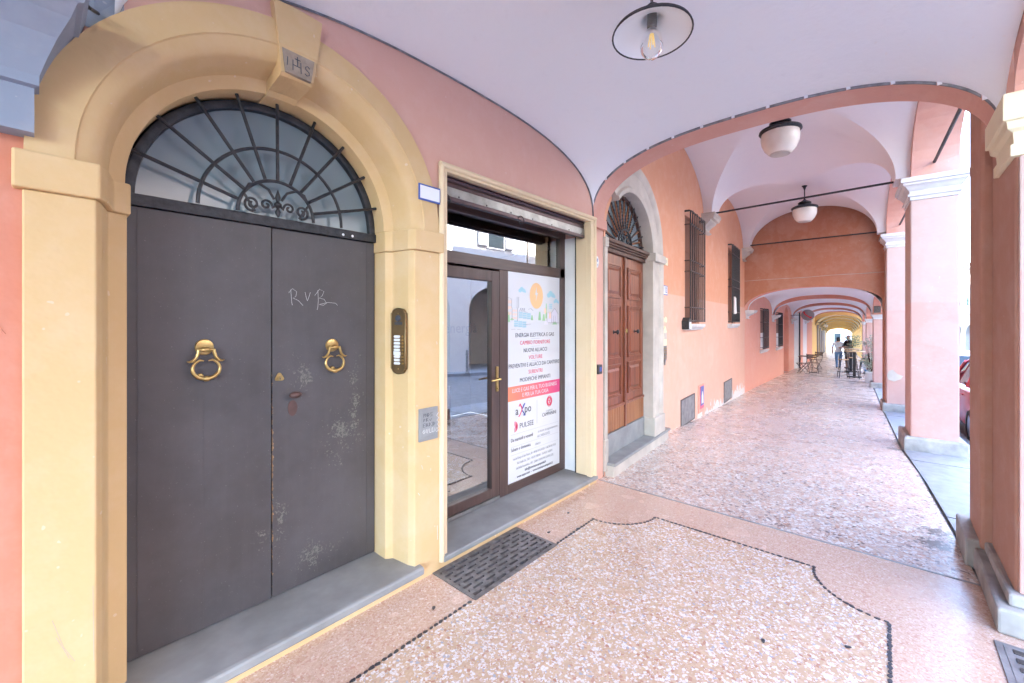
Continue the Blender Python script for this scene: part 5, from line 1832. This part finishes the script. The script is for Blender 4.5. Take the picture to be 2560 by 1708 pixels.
# round telephone sign
sg = thing("telephone_sign", "round grey hanging sign with a red telephone receiver", "sign", (24.2, .35, 2.1))
m = MB().lathe([(.001, .03), (.25, .03), (.262, .02), (.262, -.02), (.25, -.03), (.001, -.03)], (24.2, .33, 2.13), 32, Matrix.Rotation(R(90), 4, 'Y'))
m.build("disc", 'sign_grey', sg, smooth=40)
m = MB()
yz = [(.15, .13), (.12, .06), (.04, -.02), (-.06, -.09), (-.14, -.12)]
m.tube([(24.165, .33 + a, 2.13 + b) for a, b in yz], [.03, .026, .024, .026, .03], 8)
m.tube([(24.165, .33 + .17, 2.13 + .10), (24.165, .33 + .11, 2.13 + .16)], .035, 8)
m.tube([(24.165, .33 - .16, 2.13 - .09), (24.165, .33 - .08, 2.13 - .14)], .035, 8)
m.build("receiver_emblem", 'sign_red', sg)
MB().tube([(24.2, .6, 2.13), (24.2, 1.02, 2.13)], .015, 6).build("bracket_arm", 'iron', sg)
t = tag(MB().box(18.75, 18.95, -2.3, -2.12, 2.1, 2.32).build("wall_lamp_box", 'iron_grey', None, loc=(18.85, -2.2, 2.2), bevel=.01), "small grey box fixed above the first low capital", "box")

# ================================================================== YELLOW ARCADE FAR AWAY
yh = thing("yellow_house", "distant yellow arcade glowing at the end of the portico", "building", (50, 1.5, -1))
m = MB()
xs_ = [34.4 + i * 2.1 for i in range(21)]
m.grid(lambda u, v: (u, wy(u), (zf(u) - .1) if v == 0 else zf(u) + 3.6), xs_, [0, 1])
m.build("wall", 'yellow_far', yh)
def kyel(x):
    return interp([(34, -1.36), (37.7, -1.3), (75, 1.0), (80, 1.4)], x)
xa = [36.5, 41.5, 46.5, 52.0, 57.5, 63.5, 70.0, 76.0]
for i, x in enumerate(xa):
    z = zf(x)
    cross_wall(Vector((x, wy(x) + .02, 0)), Vector((x, kyel(x), 0)), z + 2.35, z + 3.05, z + 3.9, .5, n=2.1, seg=20).build("transverse_arch", 'yellow_far', yh).data.materials.append(K['yellow_far'])
    m = MB()
    stack(m, x + .25, kyel(x) - .25, .28, .26, [(.06, z - .1), (.06, z + .2), (0, z + .22), (0, z + 2.15), (.06, z + 2.2), (.08, z + 2.35)], R(3.5))
    m.build("pier", 'yellow_far', yh)
    if i < len(xa) - 1:
        x1 = xa[i + 1]
        m = groin((x, wy(x)), (x1, wy(x1)), (x, kyel(x)), (x1, kyel(x1)), (z + zf(x1)) / 2 + 2.4, .75, .75, .02, .02, 2.1, 2.1, 13)
        m.build("vault", 'cream', yh)
        between((x + .5, kyel(x) + .0), (x1, kyel(x1)), .5, z + 2.35, z + 3.1, z + 4.2, n=2.1, seg=14).build("street_arch", 'yellow_far', yh)
m = MB()
m.add([(36.0, -1.9, 3.1), (78, .6, 1.6), (78, 12, 1.6), (36.0, 12, 3.1), (36.0, -1.9, 14.5), (78, .6, 13.5), (78, 12, 13.5), (36.0, 12, 14.5)],
      [(0, 1, 2, 3), (4, 5, 6, 7), (0, 1, 5, 4), (1, 2, 6, 5), (2, 3, 7, 6), (3, 0, 4, 7)])
m.build("upper_storey", 'facade_c', yh)
for x, w, h in ((38.5, .9, 2.4), (43.5, 1.2, 2.3), (49, .9, 2.2), (54.5, 1.2, 2.4), (60, 1.0, 2.3)):
    z = zf(x)
    y = wy(x)
    MB().box(x, x + w, y - .035, y + .2, z, z + h).build("doorway", 'wood_dark', yh)
for x in (39.9, 45.6, 51.0):
    z = zf(x)
    y = wy(x)
    m = MB().box(x, x + .35, y - .05, y, z + 1.2, z + 2.0)
    m.build("letter_box", 'iron_grey', yh)
t = thing("bracket_lamp", "dark iron bracket lamp on the yellow wall far down the arcade", "lamp", (38.0, wy(38), 1.6))
m = MB().tube([(38.0, wy(38), 1.75), (38, wy(38) - .3, 1.85), (38, wy(38) - .5, 1.8), (38, wy(38) - .55, 1.65)], .02, 6)
m.build("arm", 'iron', t, smooth=40)
MB().lathe([(.02, .1), (.10, .06), (.14, 0), (.10, -.1), (.001, -.14)], (38, wy(38) - .55, 1.58), 14).build("globe", 'opal', t, smooth=50)

# ================================================================== STREET FURNITURE FAR DOWN THE PORTICO
def folding_chair(label, x, y, rot, z):
    t = thing("folding_chair", label, "chair", (0, 0, 0), group="folding bistro chairs by the pink wall")
    for k in range(2):
        m = MB()
        y0 = -.19 if k == 0 else .19
        m.tube([(-.20, y0, .0), (.18, y0 * .93, .45), (.22, y0 * .93, .47)], .011, 6)
        m.tube([(.20, y0 * .9, 0), (-.18, y0, .46), (-.22, y0, .60), (-.25, y0, .86)], .011, 6)
        m.build("side_frame", 'iron', t, smooth=40)
    for i in range(5):
        MB().box(-.17 + i * .075, -.115 + i * .075, -.19, .19, .455, .472).build("seat_slat", 'wood_dark', t)
    for zz in (.70, .80):
        MB().box(-.262 + (.86 - zz) * .13, -.246 + (.86 - zz) * .13, -.20, .20, zz - .03, zz + .03).build("back_slat", 'wood_dark', t)
    m = MB().tube([(-.19, -.19, .02), (-.19, .19, .02)], .009, 6)
    m.tube([(.18, -.17, .04), (.18, .17, .04)], .009, 6)
    m.build("stretcher", 'iron', t)
    t.location = (x, y, z)
    t.rotation_euler = (0, 0, rot)
    return t
folding_chair("nearer folding bistro chair with dark slats, seen from behind", 22.9, .35, R(75), zf(22.9))
folding_chair("folding bistro chair facing the nearer one, against the pink wall", 23.5, .05, R(200), zf(23.5))
folding_chair("farthest folding bistro chair by the pale half column", 26.4, .25, R(150), zf(26.4))
bt = thing("bistro_table", "small dark folding bistro table between the folding chairs", "table", (24.4, .42, zf(24.4)))
zt_ = zf(24.4)
MB().box(24.1, 24.7, .15, .7, zt_ + .70, zt_ + .725).build("top", 'wood_dark', bt)
for s_ in (-1, 1):
    MB().tube([(24.15, .425 + s_ * .25, zt_), (24.65, .425 + s_ * .22, zt_ + .70)], .011, 6).build("leg", 'iron', bt)
    MB().tube([(24.65, .425 + s_ * .25, zt_), (24.15, .425 + s_ * .22, zt_ + .70)], .011, 6).build("leg", 'iron', bt)
def stool(label, x, y, rot):
    z = zf(x)
    t = thing("bar_stool", label, "stool", (0, 0, 0), group="bar stools with hoop backs")
    MB().lathe([(.001, .77), (.17, .77), (.18, .76), (.18, .745), (.17, .735), (.001, .735)], n=22).build("seat", 'oak_top', t, smooth=40)
    for a in (45, 135, 225, 315):
        c, s = math.cos(R(a)), math.sin(R(a))
        MB().tube([(.13 * c, .13 * s, .74), (.24 * c, .24 * s, 0)], .012, 7).build("leg", 'iron', t, smooth=40)
    MB().tube([(.205 * math.cos(2 * PI * i / 24), .205 * math.sin(2 * PI * i / 24), .25) for i in range(24)], .009, 6, closed=True).build("foot_ring", 'iron', t, smooth=40)
    m = MB()
    m.tube([(-.15, -.16 * math.cos(PI * i / 16), .75 + .30 * math.sin(PI * i / 16)) for i in range(17)], .011, 7)
    m.tube([(-.15, -.09 * math.cos(PI * i / 12), .75 + .22 * math.sin(PI * i / 12)) for i in range(13)], .008, 6)
    m.build("hoop_back", 'iron', t, smooth=40)
    t.location = (x, y, z)
    t.rotation_euler = (0, 0, R(rot))
    return t
stool("bar stool with hoop back nearest the passage", 22.0, -1.12, 15)
stool("bar stool with hoop back beside the planter", 22.0, -1.78, 100)
stool("bar stool with hoop back behind the two bar tables", 24.0, -1.35, 190)
def bar_table(label, x, y, top=.36, h=1.10):
    z = zf(x)
    t = thing("bar_table", label, "table", (x, y, z), group="tall bar tables with wooden tops")
    MB().lathe([(.001, h), (top, h), (top + .01, h - .008), (top + .01, h - .025), (top, h - .03), (.001, h - .03)], (x, y, z), 28).build("top", 'oak_top', t, smooth=40)
    MB().box(x - .05, x + .05, y - .05, y + .05, z + .05, z + h - .03).build("pedestal", 'iron', t, bevel=.01)
    m = MB().box(x - .24, x + .24, y - .05, y + .05, z, z + .05)
    m.box(x - .05, x + .05, y - .24, y - .05, z, z + .05)
    m.box(x - .05, x + .05, y + .05, y + .24, z, z + .05)
    m.build("foot", 'iron', t, bevel=.006)
bar_table("nearer tall bar table with wooden top and black pedestal", 22.6, -1.45)
bar_table("farther tall bar table behind the first, by the man in black", 25.6, -1.20, .34)
def leaves(mb, cx, cy, cz, rx, ry, rz, n, sz):
    for i in range(n):
        a, b, r_ = random.uniform(0, 2 * PI), math.acos(random.uniform(-1, 1)), random.random() ** .45
        p = Vector((cx + rx * r_ * math.sin(b) * math.cos(a), cy + ry * r_ * math.sin(b) * math.sin(a), cz + rz * r_ * math.cos(b)))
        d = Vector((random.uniform(-1, 1), random.uniform(-1, 1), random.uniform(-.6, 1))).normalized()
        s = d.orthogonal().normalized()
        L, w = sz * random.uniform(.7, 1.3), sz * random.uniform(.22, .35)
        mb.add([p, p + d * L * .5 + s * w, p + d * L, p + d * L * .5 - s * w], [(0, 1, 2, 3)])
    return mb
def potted(label, x, y, h, pot, leafm, n, spread, sz=.07, cat="plant", potw=.18, poth=.32):
    z = zf(x)
    t = thing("potted_plant", label, cat, (x, y, z), group="potted plants by the low pillars")
    if pot == 'stone_white':
        MB().box(x - .34, x + .34, y - .17, y + .17, z, z + poth).build("planter", pot, t, bevel=.012)
    else:
        MB().lathe([(.001, 0), (potw * .75, 0), (potw, poth), (potw * 1.05, poth), (potw * 1.05, poth - .03), (potw * .9, poth - .03), (.001, poth - .03)], (x, y, z), 20).build("pot", pot, t, smooth=40)
    m = MB()
    for k in range(9):
        a = random.uniform(0, 2 * PI)
        r_ = spread * random.uniform(.3, .9)
        zt = z + poth + h * random.uniform(.5, .95)
        m.tube([(x, y, z + poth - .05), (x + r_ * .4 * math.cos(a), y + r_ * .4 * math.sin(a), z + poth + h * .35), (x + r_ * math.cos(a), y + r_ * math.sin(a), zt)], [.012, .008, .004], 5)
    m.build("stems", 'wood_dark', t)
    m = MB()
    for k in range(12):
        zz = z + poth + h * (k + .5) / 12
        a = random.uniform(0, 2 * PI)
        leaves(m, x + spread * .5 * math.cos(a), y + spread * .5 * math.sin(a), zz, spread * .55, spread * .55, h * .12, n // 12, sz)
    m.build("foliage", leafm, t)
    return t
potted("tall silvery shrub in a white box planter against the first low pillar", 20.7, -2.02, 1.35, 'stone_white', 'leaf_pale', 900, .34, poth=.40)
potted("green leafy plant behind the bar tables", 27.0, -1.15, .75, 'plinth', 'leaf', 500, .45, poth=.95, potw=.2)
potted("low silvery plant in a blue bucket beside the stools", 23.2, -1.93, .55, 'blue_plastic', 'leaf_pale', 420, .3, poth=.3)

# ================================================================== PEOPLE
def skin_body(name, joints, edges, mat, parent, sub=2):
    me = bpy.data.meshes.new(name)
    names = list(joints)
    o3 = ORG[parent.name]
    me.from_pydata([(joints[n][0], joints[n][1], joints[n][2]) for n in names], [(names.index(a), names.index(b)) for a, b in edges], [])
    o = bpy.data.objects.new(name, me)
    COL.objects.link(o)
    sk = o.modifiers.new("skin", 'SKIN')
    for i, n in enumerate(names):
        r_ = joints[n][3]
        rr = r_ if isinstance(r_, tuple) else (r_, r_)
        me.skin_vertices[0].data[i].radius = rr
    me.skin_vertices[0].data[0].use_root = True
    ss_ = o.modifiers.new("sub", 'SUBSURF')
    ss_.levels = ss_.render_levels = sub
    dg = bpy.context.evaluated_depsgraph_get()
    me2 = bpy.data.meshes.new_from_object(o.evaluated_get(dg))
    bpy.data.objects.remove(o)
    me2.materials.clear()
    for m_ in (mat if isinstance(mat, list) else [mat]):
        me2.materials.append(K[m_])
    me2.shade_smooth()
    o = bpy.data.objects.new(name, me2)
    COL.objects.link(o)
    o.parent = parent
    ORG[o.name] = o3
    return o
def person(label, x, y, rot, h, J, body_mats, matfn, hair_fn):
    z = zf(x)
    t = thing("person", label, "person", (0, 0, 0))
    E_ = [('pel', 'wai'), ('wai', 'che'), ('che', 'nek'), ('nek', 'hed'), ('hed', 'top'),
          ('che', 'shL'), ('shL', 'elL'), ('elL', 'wrL'), ('wrL', 'haL'), ('che', 'shR'), ('shR', 'elR'), ('elR', 'wrR'), ('wrR', 'haR'),
          ('pel', 'hiL'), ('hiL', 'knL'), ('knL', 'anL'), ('anL', 'toL'), ('pel', 'hiR'), ('hiR', 'knR'), ('knR', 'anR'), ('anR', 'toR')]
    b = skin_body("body", J, E_, body_mats, t)
    for p in b.data.polygons:
        p.material_index = matfn(p.center)
    hair_fn(t)
    # fingers: short chains fanned from each hand
    for s in ('L', 'R'):
        hx, hy, hz, _ = J['ha' + s]
        wx, wy_, wz, _ = J['wr' + s]
        d = Vector((hx - wx, hy - wy_, hz - wz)).normalized()
        side = d.cross(Vector((0, 1, 0)))
        side = side.normalized() if side.length > .1 else Vector((1, 0, 0))
        m = MB()
        base = Vector((hx, hy, hz))
        for k in range(4):
            o_ = side * (-.024 + .016 * k)
            L = (.062, .072, .068, .052)[k]
            m.tube([base + o_ - d * .01, base + o_ + d * L * .55, base + o_ + d * L * .9 + Vector((0, .012 if s == 'L' else -.012, 0))], [.009, .0085, .007], 6)
        m.tube([base - side * .03 - d * .03, base - side * .05 + d * .005, base - side * .052 + d * .03], [.010, .009, .007], 6)
        m.build("fingers", 'skin', b, smooth=60)
    t.location = (x, y, z)
    t.rotation_euler = (0, 0, rot)
    t.scale = (h / 1.75,) * 3
    return t
# local frame: facing +x, left is +y
def head_face(t, hx, hz, cap=False, beard=False, dx=0):
    m = MB()
    # nose, ears, eyes
    m.tube([(hx + .088, 0, hz + .02), (hx + .112, 0, hz - .018), (hx + .09, 0, hz - .03)], [.008, .014, .010], 6)
    for s in (-1, 1):
        m.lathe([(.001, .012), (.022, .008), (.024, -.004), (.001, -.01)], (hx - .005, s * .078, hz - .005), 10, Matrix.Rotation(R(90), 4, 'X') @ Matrix.Diagonal((.7, 1.3, 1, 1)))
    m.build("face", 'skin', t, smooth=50)
    m = MB()
    for s in (-1, 1):
        m.lathe([(.001, .006), (.011, .003), (.012, 0)], (hx + .086, s * .032, hz + .012), 8, Matrix.Rotation(R(90), 4, 'Y'))
    m.tube([(hx + .088, -.024, hz - .058), (hx + .094, 0, hz - .060), (hx + .088, .024, hz - .058)], .005, 5)
    m.build("features", 'hair', t)
def hair1(t):
    m = MB()
    def f(u, v):
        a, b = u * 2 * PI, v * PI * .62
        r_ = 1 + .04 * math.sin(9 * a) * math.sin(b)
        return (.0 - .012 + .104 * r_ * math.sin(b) * math.cos(a), .088 * r_ * math.sin(b) * math.sin(a), 1.635 + .118 * r_ * math.cos(b) - (.05 * v if math.cos(a) < 0 else -.02 * v))
    m.grid(f, [i / 24 for i in range(25)], [i / 12 for i in range(13)])
    m.build("hair", 'hair', t, smooth=60)
    head_face(t, .0, 1.62)
J1 = {'pel': (0, 0, .95, (.155, .12)), 'wai': (0, 0, 1.10, (.165, .125)), 'che': (0, 0, 1.34, (.185, .13)), 'nek': (.0, 0, 1.49, .058), 'hed': (.01, 0, 1.60, (.075, .088)), 'top': (.005, 0, 1.70, (.07, .078)),
      'shL': (0, .20, 1.41, .075), 'elL': (-.05, .275, 1.13, .048), 'wrL': (.02, .27, .90, .034), 'haL': (.04, .265, .82, .032),
      'shR': (0, -.20, 1.41, .075), 'elR': (-.05, -.275, 1.13, .048), 'wrR': (.0, -.28, .89, .034), 'haR': (.02, -.275, .81, .032),
      'hiL': (0, .095, .88, .105), 'knL': (.03, .085, .48, .072), 'anL': (-.05, .075, .085, .048), 'toL': (.09, .085, .045, .042),
      'hiR': (0, -.095, .88, .105), 'knR': (.07, -.075, .49, .072), 'anR': (.10, -.06, .085, .048), 'toR': (.24, -.06, .045, .042)}
def mf1(c):
    if c.z < .085:
        return 3
    if c.z > 1.475:
        return 0
    if abs(c.y) > .215 and c.z < 1.20:
        return 0
    if c.z > .93:
        return 1
    return 2
person("person in loose white t-shirt and blue jeans walking away down the portico", 27.6, -.60, R(4), 1.62, J1, ['skin', 'tee_white', 'jeans', 'shoe'], mf1, hair1)
def hair2(t):
    m = MB()
    def f(u, v):
        a, b = u * 2 * PI, v * PI * .5
        return (.0 + .102 * math.sin(b) * math.cos(a), .088 * math.sin(b) * math.sin(a), 1.645 + .105 * math.cos(b))
    m.grid(f, [i / 24 for i in range(25)], [i / 10 for i in range(11)])
    m.prism([(.06 + .0, -.07), (.17, -.05), (.18, 0), (.17, .05), (.06, .07)], 'xy', 1.635, 1.65)
    m.build("cap", 'cap', t, smooth=50)
    head_face(t, .01, 1.61)
    m = MB()
    m.lathe([(.001, -.05), (.05, -.035), (.062, 0), (.058, .03)], (.045, 0, 1.545), 14)
    m.build("beard", 'hair', t, smooth=50)
J2 = dict(J1)
J2.update({'pel': (0, 0, .95, (.19, .16)), 'wai': (.03, 0, 1.10, (.20, .175)), 'che': (0, 0, 1.34, (.205, .155)), 'shL': (0, .225, 1.42, .085), 'shR': (0, -.225, 1.42, .085),
           'elL': (.05, .30, 1.16, .058), 'wrL': (.27, .22, 1.14, .040), 'haL': (.36, .19, 1.13, .036),
           'elR': (.02, -.31, 1.15, .058), 'wrR': (.24, -.22, 1.10, .040), 'haR': (.33, -.18, 1.10, .036),
           'knL': (.02, .12, .48, .08), 'anL': (.0, .13, .085, .05), 'toL': (.15, .15, .045, .044), 'knR': (.02, -.12, .48, .08), 'anR': (-.02, -.13, .085, .05), 'toR': (.13, -.15, .045, .044)})
def mf2(c):
    if c.z < .09:
        return 3
    if c.z > 1.485:
        return 0
    if (abs(c.y) > .25 or c.x > .2) and c.z < 1.27:
        return 0
    if c.z > .50:
        return 1
    return 0
person("person in black t-shirt, shorts and mauve cap standing by the bar tables", 27.4, -1.02, R(118), 1.74, J2, ['skin', 'tee_black', 'tee_black', 'shoe'], mf2, hair2)

# ================================================================== STREET: car, opposite houses, bollards
def car(label, x, y, rot, z, paint):
    t = thing("parked_car", label, "car", (0, 0, 0))
    # body: lofted hull, x forward (length 3.9), sections of (half width, z) stations
    st_ = []
    L = [(-1.95, .40, .62, .72, .60), (-1.88, .24, .80, .93, .70), (-1.5, .20, .83, .96, .80), (-.6, .18, .84, .97, .82), (.4, .18, .84, .96, .82), (1.1, .20, .83, .93, .80), (1.6, .22, .80, .84, .74), (1.88, .28, .70, .72, .62), (1.95, .38, .62, .60, .55)]
    vs, fs = [], []
    n = 12
    for (xx, zb, wm, zt, wt) in L:
        prof = [(-wm * .92, zb), (-wm, zb + .12), (-wm * 1.0, zb + .30), (-wm * .985, (zb + zt) / 2 + .12), (-wt * 1.04, zt - .05), (-wt * .95, zt), (wt * .95, zt), (wt * 1.04, zt - .05), (wm * .985, (zb + zt) / 2 + .12), (wm, zb + .30), (wm, zb + .12), (wm * .92, zb)]
        vs += [(xx, a, b) for a, b in prof]
    for i in range(len(L) - 1):
        for j in range(n):
            k = (j + 1) % n
            fs.append((i * n + j, i * n + k, (i + 1) * n + k, (i + 1) * n + j))
    fs.append(tuple(range(n)))
    fs.append(tuple(range(len(L) * n - 1, (len(L) - 1) * n - 1, -1)))
    MB().add(vs, fs).build("body", paint, t, smooth=35)
    # cabin
    C = [(-1.80, .95, .70, .70), (-1.45, 1.38, .60, .62), (-.9, 1.46, .60, .62), (0, 1.47, .60, .63), (.45, 1.38, .58, .62), (1.02, .93, .70, .70)]
    vs, fs = [], []
    for xx, zt, wt, wb in C:
        vs += [(xx, -.76, .92), (xx, -wt, zt), (xx, wt, zt), (xx, .76, .92)]
    for i in range(len(C) - 1):
        for j in range(3):
            fs.append((i * 4 + j, i * 4 + j + 1, (i + 1) * 4 + j + 1, (i + 1) * 4 + j))
    MB().add(vs, fs).build("cabin_glass", 'car_glass', t, smooth=30)
    m = MB()
    for i in range(1, 4):
        a, b = C[i], C[i + 1]
        m.add([(a[0], -a[2] - .01, a[1] + .008), (b[0], -b[2] - .01, b[1] + .008), (b[0], b[2] + .01, b[1] + .008), (a[0], a[2] + .01, a[1] + .008)], [(0, 1, 2, 3)])
    m.build("roof_panel", paint, t)
    for s in (-1, 1):
        m = MB()
        for a, b in (((-1.80, .95), (-1.45, 1.40)), ((-.55, .94), (-.55, 1.47)), ((.45, 1.40), (1.05, .93))):
            za, zb = a[1], b[1]
            wa = .77 - (za - .92) * .29
            wb = .77 - (zb - .92) * .29
            m.tube([(a[0], s * wa, za), (b[0], s * wb, zb)], .035, 6)
        m.tube([(-1.45, s * .625, 1.40), (-.9, s * .61, 1.47), (0, s * .61, 1.48), (.45, s * .60, 1.40)], .03, 6)
        m.build("pillar_trim", paint, t, smooth=40)
        mr = MB().lathe([(.001, .09), (.06, .07), (.075, 0), (.05, -.06), (.001, -.07)], (.72, s * .93, 1.0), 12, Matrix.Rotation(R(90), 4, 'Y') @ Matrix.Diagonal((.8, 1.2, 1, 1)))
        mr.build("mirror", paint, t, smooth=40)
        MB().box(-1.965, -1.86, s * .62 - .13, s * .62 + .13, .74, .92).build("tail_light", 'sign_red', t, bevel=.03)
        MB().box(1.80, 1.93, s * .55 - .14, s * .55 + .14, .56, .70).build("headlight", 'white_gloss', t, bevel=.03)
        for xx in (-.55, .25):
            m = MB().box(xx - .09, xx + .09, s * .845 - .015, s * .845 + .015, .80, .825)
            m.build("door_handle", paint, t, bevel=.005)
        for xx in (-1.25, 1.22):
            w = MB().lathe([(.20, .10), (.28, .10), (.31, .06), (.31, -.06), (.28, -.10), (.20, -.10)], (xx, s * .76, .31), 28, Matrix.Rotation(R(90), 4, 'X'))
            wo = w.build("wheel", 'tyre', t, smooth=40)
            rm_ = MB().lathe([(.001, .08), (.06, .085), (.19, .07), (.205, .09), (.205, -.09), (.001, -.09)], (xx, s * .76, .31), 20, Matrix.Rotation(R(-90 * s) if s < 0 else R(90), 4, 'X'))
            rm_.build("rim", 'chrome', wo, smooth=40)
    MB().box(-1.985, -1.95, -.26, .26, .60, .71).build("number_plate", 'white', t)
    t.location = (x, y, z)
    t.rotation_euler = (0, 0, rot)
    return t
car("red hatchback parked in the street behind the pale pillar", 12.7, -4.35, R(3), zf(12.7) - .16, 'car_red')
car("red hatchback parked further along the street", 20.0, -4.2, R(3), zf(20) - .16, 'car_red')["label"] = "second red car parked further along the street, mostly hidden by pillars"

def opp_house(label, x0, x1, h, mat, nb, shut):
    """house across the street, in its own frame along the arcade line"""
    y0, y1 = wy(x0) - 10.9, wy(x1) - 10.9
    L = math.hypot(x1 - x0, y1 - y0)
    z0 = zf((x0 + x1) / 2) - .05
    F = Matrix.Translation((x0, y0, z0)) @ Matrix.Rotation(math.atan2(y1 - y0, x1 - x0), 4, 'Z')
    t = thing("opposite_house", label, "building", tuple(F @ Vector((L / 2, 0, 0))), group="houses across the street")
    w = L / nb
    ops = []
    for i in range(nb):
        c = w * (i + .5)
        ops.append((c - w * .38, c + w * .38, -99, arch_fn(c, w * .38, 2.5, min(1.1, w * .36))))
    V = lambda mb: setattr(mb, 'v', [(a, -b, c) for a, b, c in mb.v]) or mb
    wl_ = wall_mesh(0, L, lambda x: -.3, 4.6, ops, depth=.55)
    fbuild(V(wl_), "arcade", mat, t, F)
    wops = []
    for fl in range(2):
        z = 5.4 + fl * 3.1
        if z + 2.2 > h:
            continue
        for i in range(nb):
            c = w * (i + .5)
            wops.append((c, z))
    m = MB()
    m.add([(0, 0, 4.6), (L, 0, 4.6), (L, 0, h), (0, 0, h)], [(0, 1, 2, 3)])
    m.box(0, L, .05, 6, 4.6, h)
    m.box(-.02, L + .02, -.35, 0, h - .25, h)
    m.box(0, L, -.06, 0, 4.55, 4.7)
    fbuild(V(m), "upper_wall", mat, t, F)
    m = MB()
    m.add([(0, 3.2, -.3), (L, 3.2, -.3), (L, 3.2, 4.6), (0, 3.2, 4.6)], [(0, 1, 2, 3)])
    m.add([(0, .5, 3.9), (L, .5, 3.9), (L, 3.2, 3.9), (0, 3.2, 3.9)], [(0, 1, 2, 3)])
    fbuild(V(m), "arcade_back", 'facade_c', t, F)
    m = MB()
    m.add([(-.1, -.5, h), (L + .1, -.5, h), (L + .1, 5, h + 1.6), (-.1, 5, h + 1.6)], [(0, 1, 2, 3)])
    fbuild(V(m), "roof", 'roof', t, F)
    for c, z in wops:
        f_ = fbuild(V(MB().box(c - .55, c + .55, -.05, .0, z - .08, z + 1.95)), "window", 'stone_white', t, F)
        fbuild(V(MB().box(c - .47, c + .47, -.07, -.045, z, z + 1.85)), "pane", 'car_glass', f_, F)
        for s in (-1, 1):
            fbuild(V(MB().box(c + s * .82 - .26, c + s * .82 + .26, -.09, -.03, z, z + 1.87)), "shutter", shut, f_, F)
    for i in range(nb):
        c = w * (i + .5)
        if i % 2 == 0:
            fbuild(V(MB().box(c - .6, c + .6, 3.1, 3.2, -.1, 2.6)), "doorway", 'wood_dark', t, F)
    return t
opp_house("pink house with brown shutters across the street, seen only in the shop glass", -9.0, 3.5, 10.5, 'facade_a', 3, 'shutter_brown')
opp_house("cream house with arcade across the street, seen only in reflections", 3.6, 16.0, 11.5, 'facade_b', 3, 'hatch')
opp_house("yellow house across the street behind the parked cars", 16.1, 32.0, 10.0, 'facade_c', 4, 'shutter_brown')
opp_house("pink house with arcade and green shutters far down the street", 32.1, 54.0, 9.6, 'facade_a', 5, 'shutter_green')
opp_house("cream house at the far bend of the street", 54.1, 86.0, 9.0, 'facade_b', 6, 'shutter_green')
eh = thing("added_end_house", "pale house added to block the bright sky at the far end of the arcade", "building", (102, 2, -3))
m = MB().box(102, 110, -16, 24, -4.5, 9.5)  # added mass hiding the open sky that whitened the far floor
m.build("wall", 'facade_b', eh)
for k in range(8):
    for j in range(3):
        y = -14 + k * 4.6
        z = -2.2 + j * 3.4
        f_ = MB().box(101.9, 102, y - .6, y + .6, z, z + 2.1).build("window", 'stone_white', eh)
        MB().box(101.85, 101.9, y - .5, y + .5, z + .1, z + 2.0).build("pane", 'car_glass', f_)
bo0 = thing("bollard", "slim grey iron bollard across the street, mirrored in the glazed shop door", "bollard", (11.6, -9.6, -.3))
MB().lathe([(.09, 0), (.09, .05), (.05, .08), (.045, .75), (.06, .78), (.06, .82), (.04, .84), (.055, .90), (.035, .95), (.001, .97)], (11.6, -9.6, -.3), n=16).build("post", 'hatch', bo0, smooth=40)
# manhole lid by the near pillar
mh_ = thing("manhole_lid", "square ribbed iron lid in the floor at the near pillar's foot", "lid", (3.43, -3.05, 0))
MB().box(3.02, 3.50, -3.28, -2.85, -.01, .008).build("frame", 'hatch', mh_)
MB().box(3.05, 3.47, -3.25, -2.88, .0, .0105).build("plate", 'hatch', mh_)
for i in range(5):
    for j in range(4):
        MB().box(3.09 + .08 * i, 3.13 + .08 * i, -3.21 + .085 * j, -3.165 + .085 * j, .010, .0145).build("stud", 'iron_grey', mh_)
# small dark drain plates let into the far floor
for nm, (s, y) in (("drain plate by the smaller wall hatch", (10.6, -.35)), ("drain plate further along the pink wall", (13.6, -.3))):
    v = FB @ Vector((s, y, 0)) if s < 10 else FC @ Vector((s - 9.9, y, 0))
    z = zf(v.x)
    q = MB()
    q.box(v.x - .35, v.x + .35, v.y - .16, v.y + .16, z - .03, z + .004)
    o = q.build("drain_plate", 'stone', None, loc=(v.x, v.y, z), bevel=.003)
    o.rotation_euler = (0, R(1.4), R(2))
    tag(o, "dark " + nm, "drain")
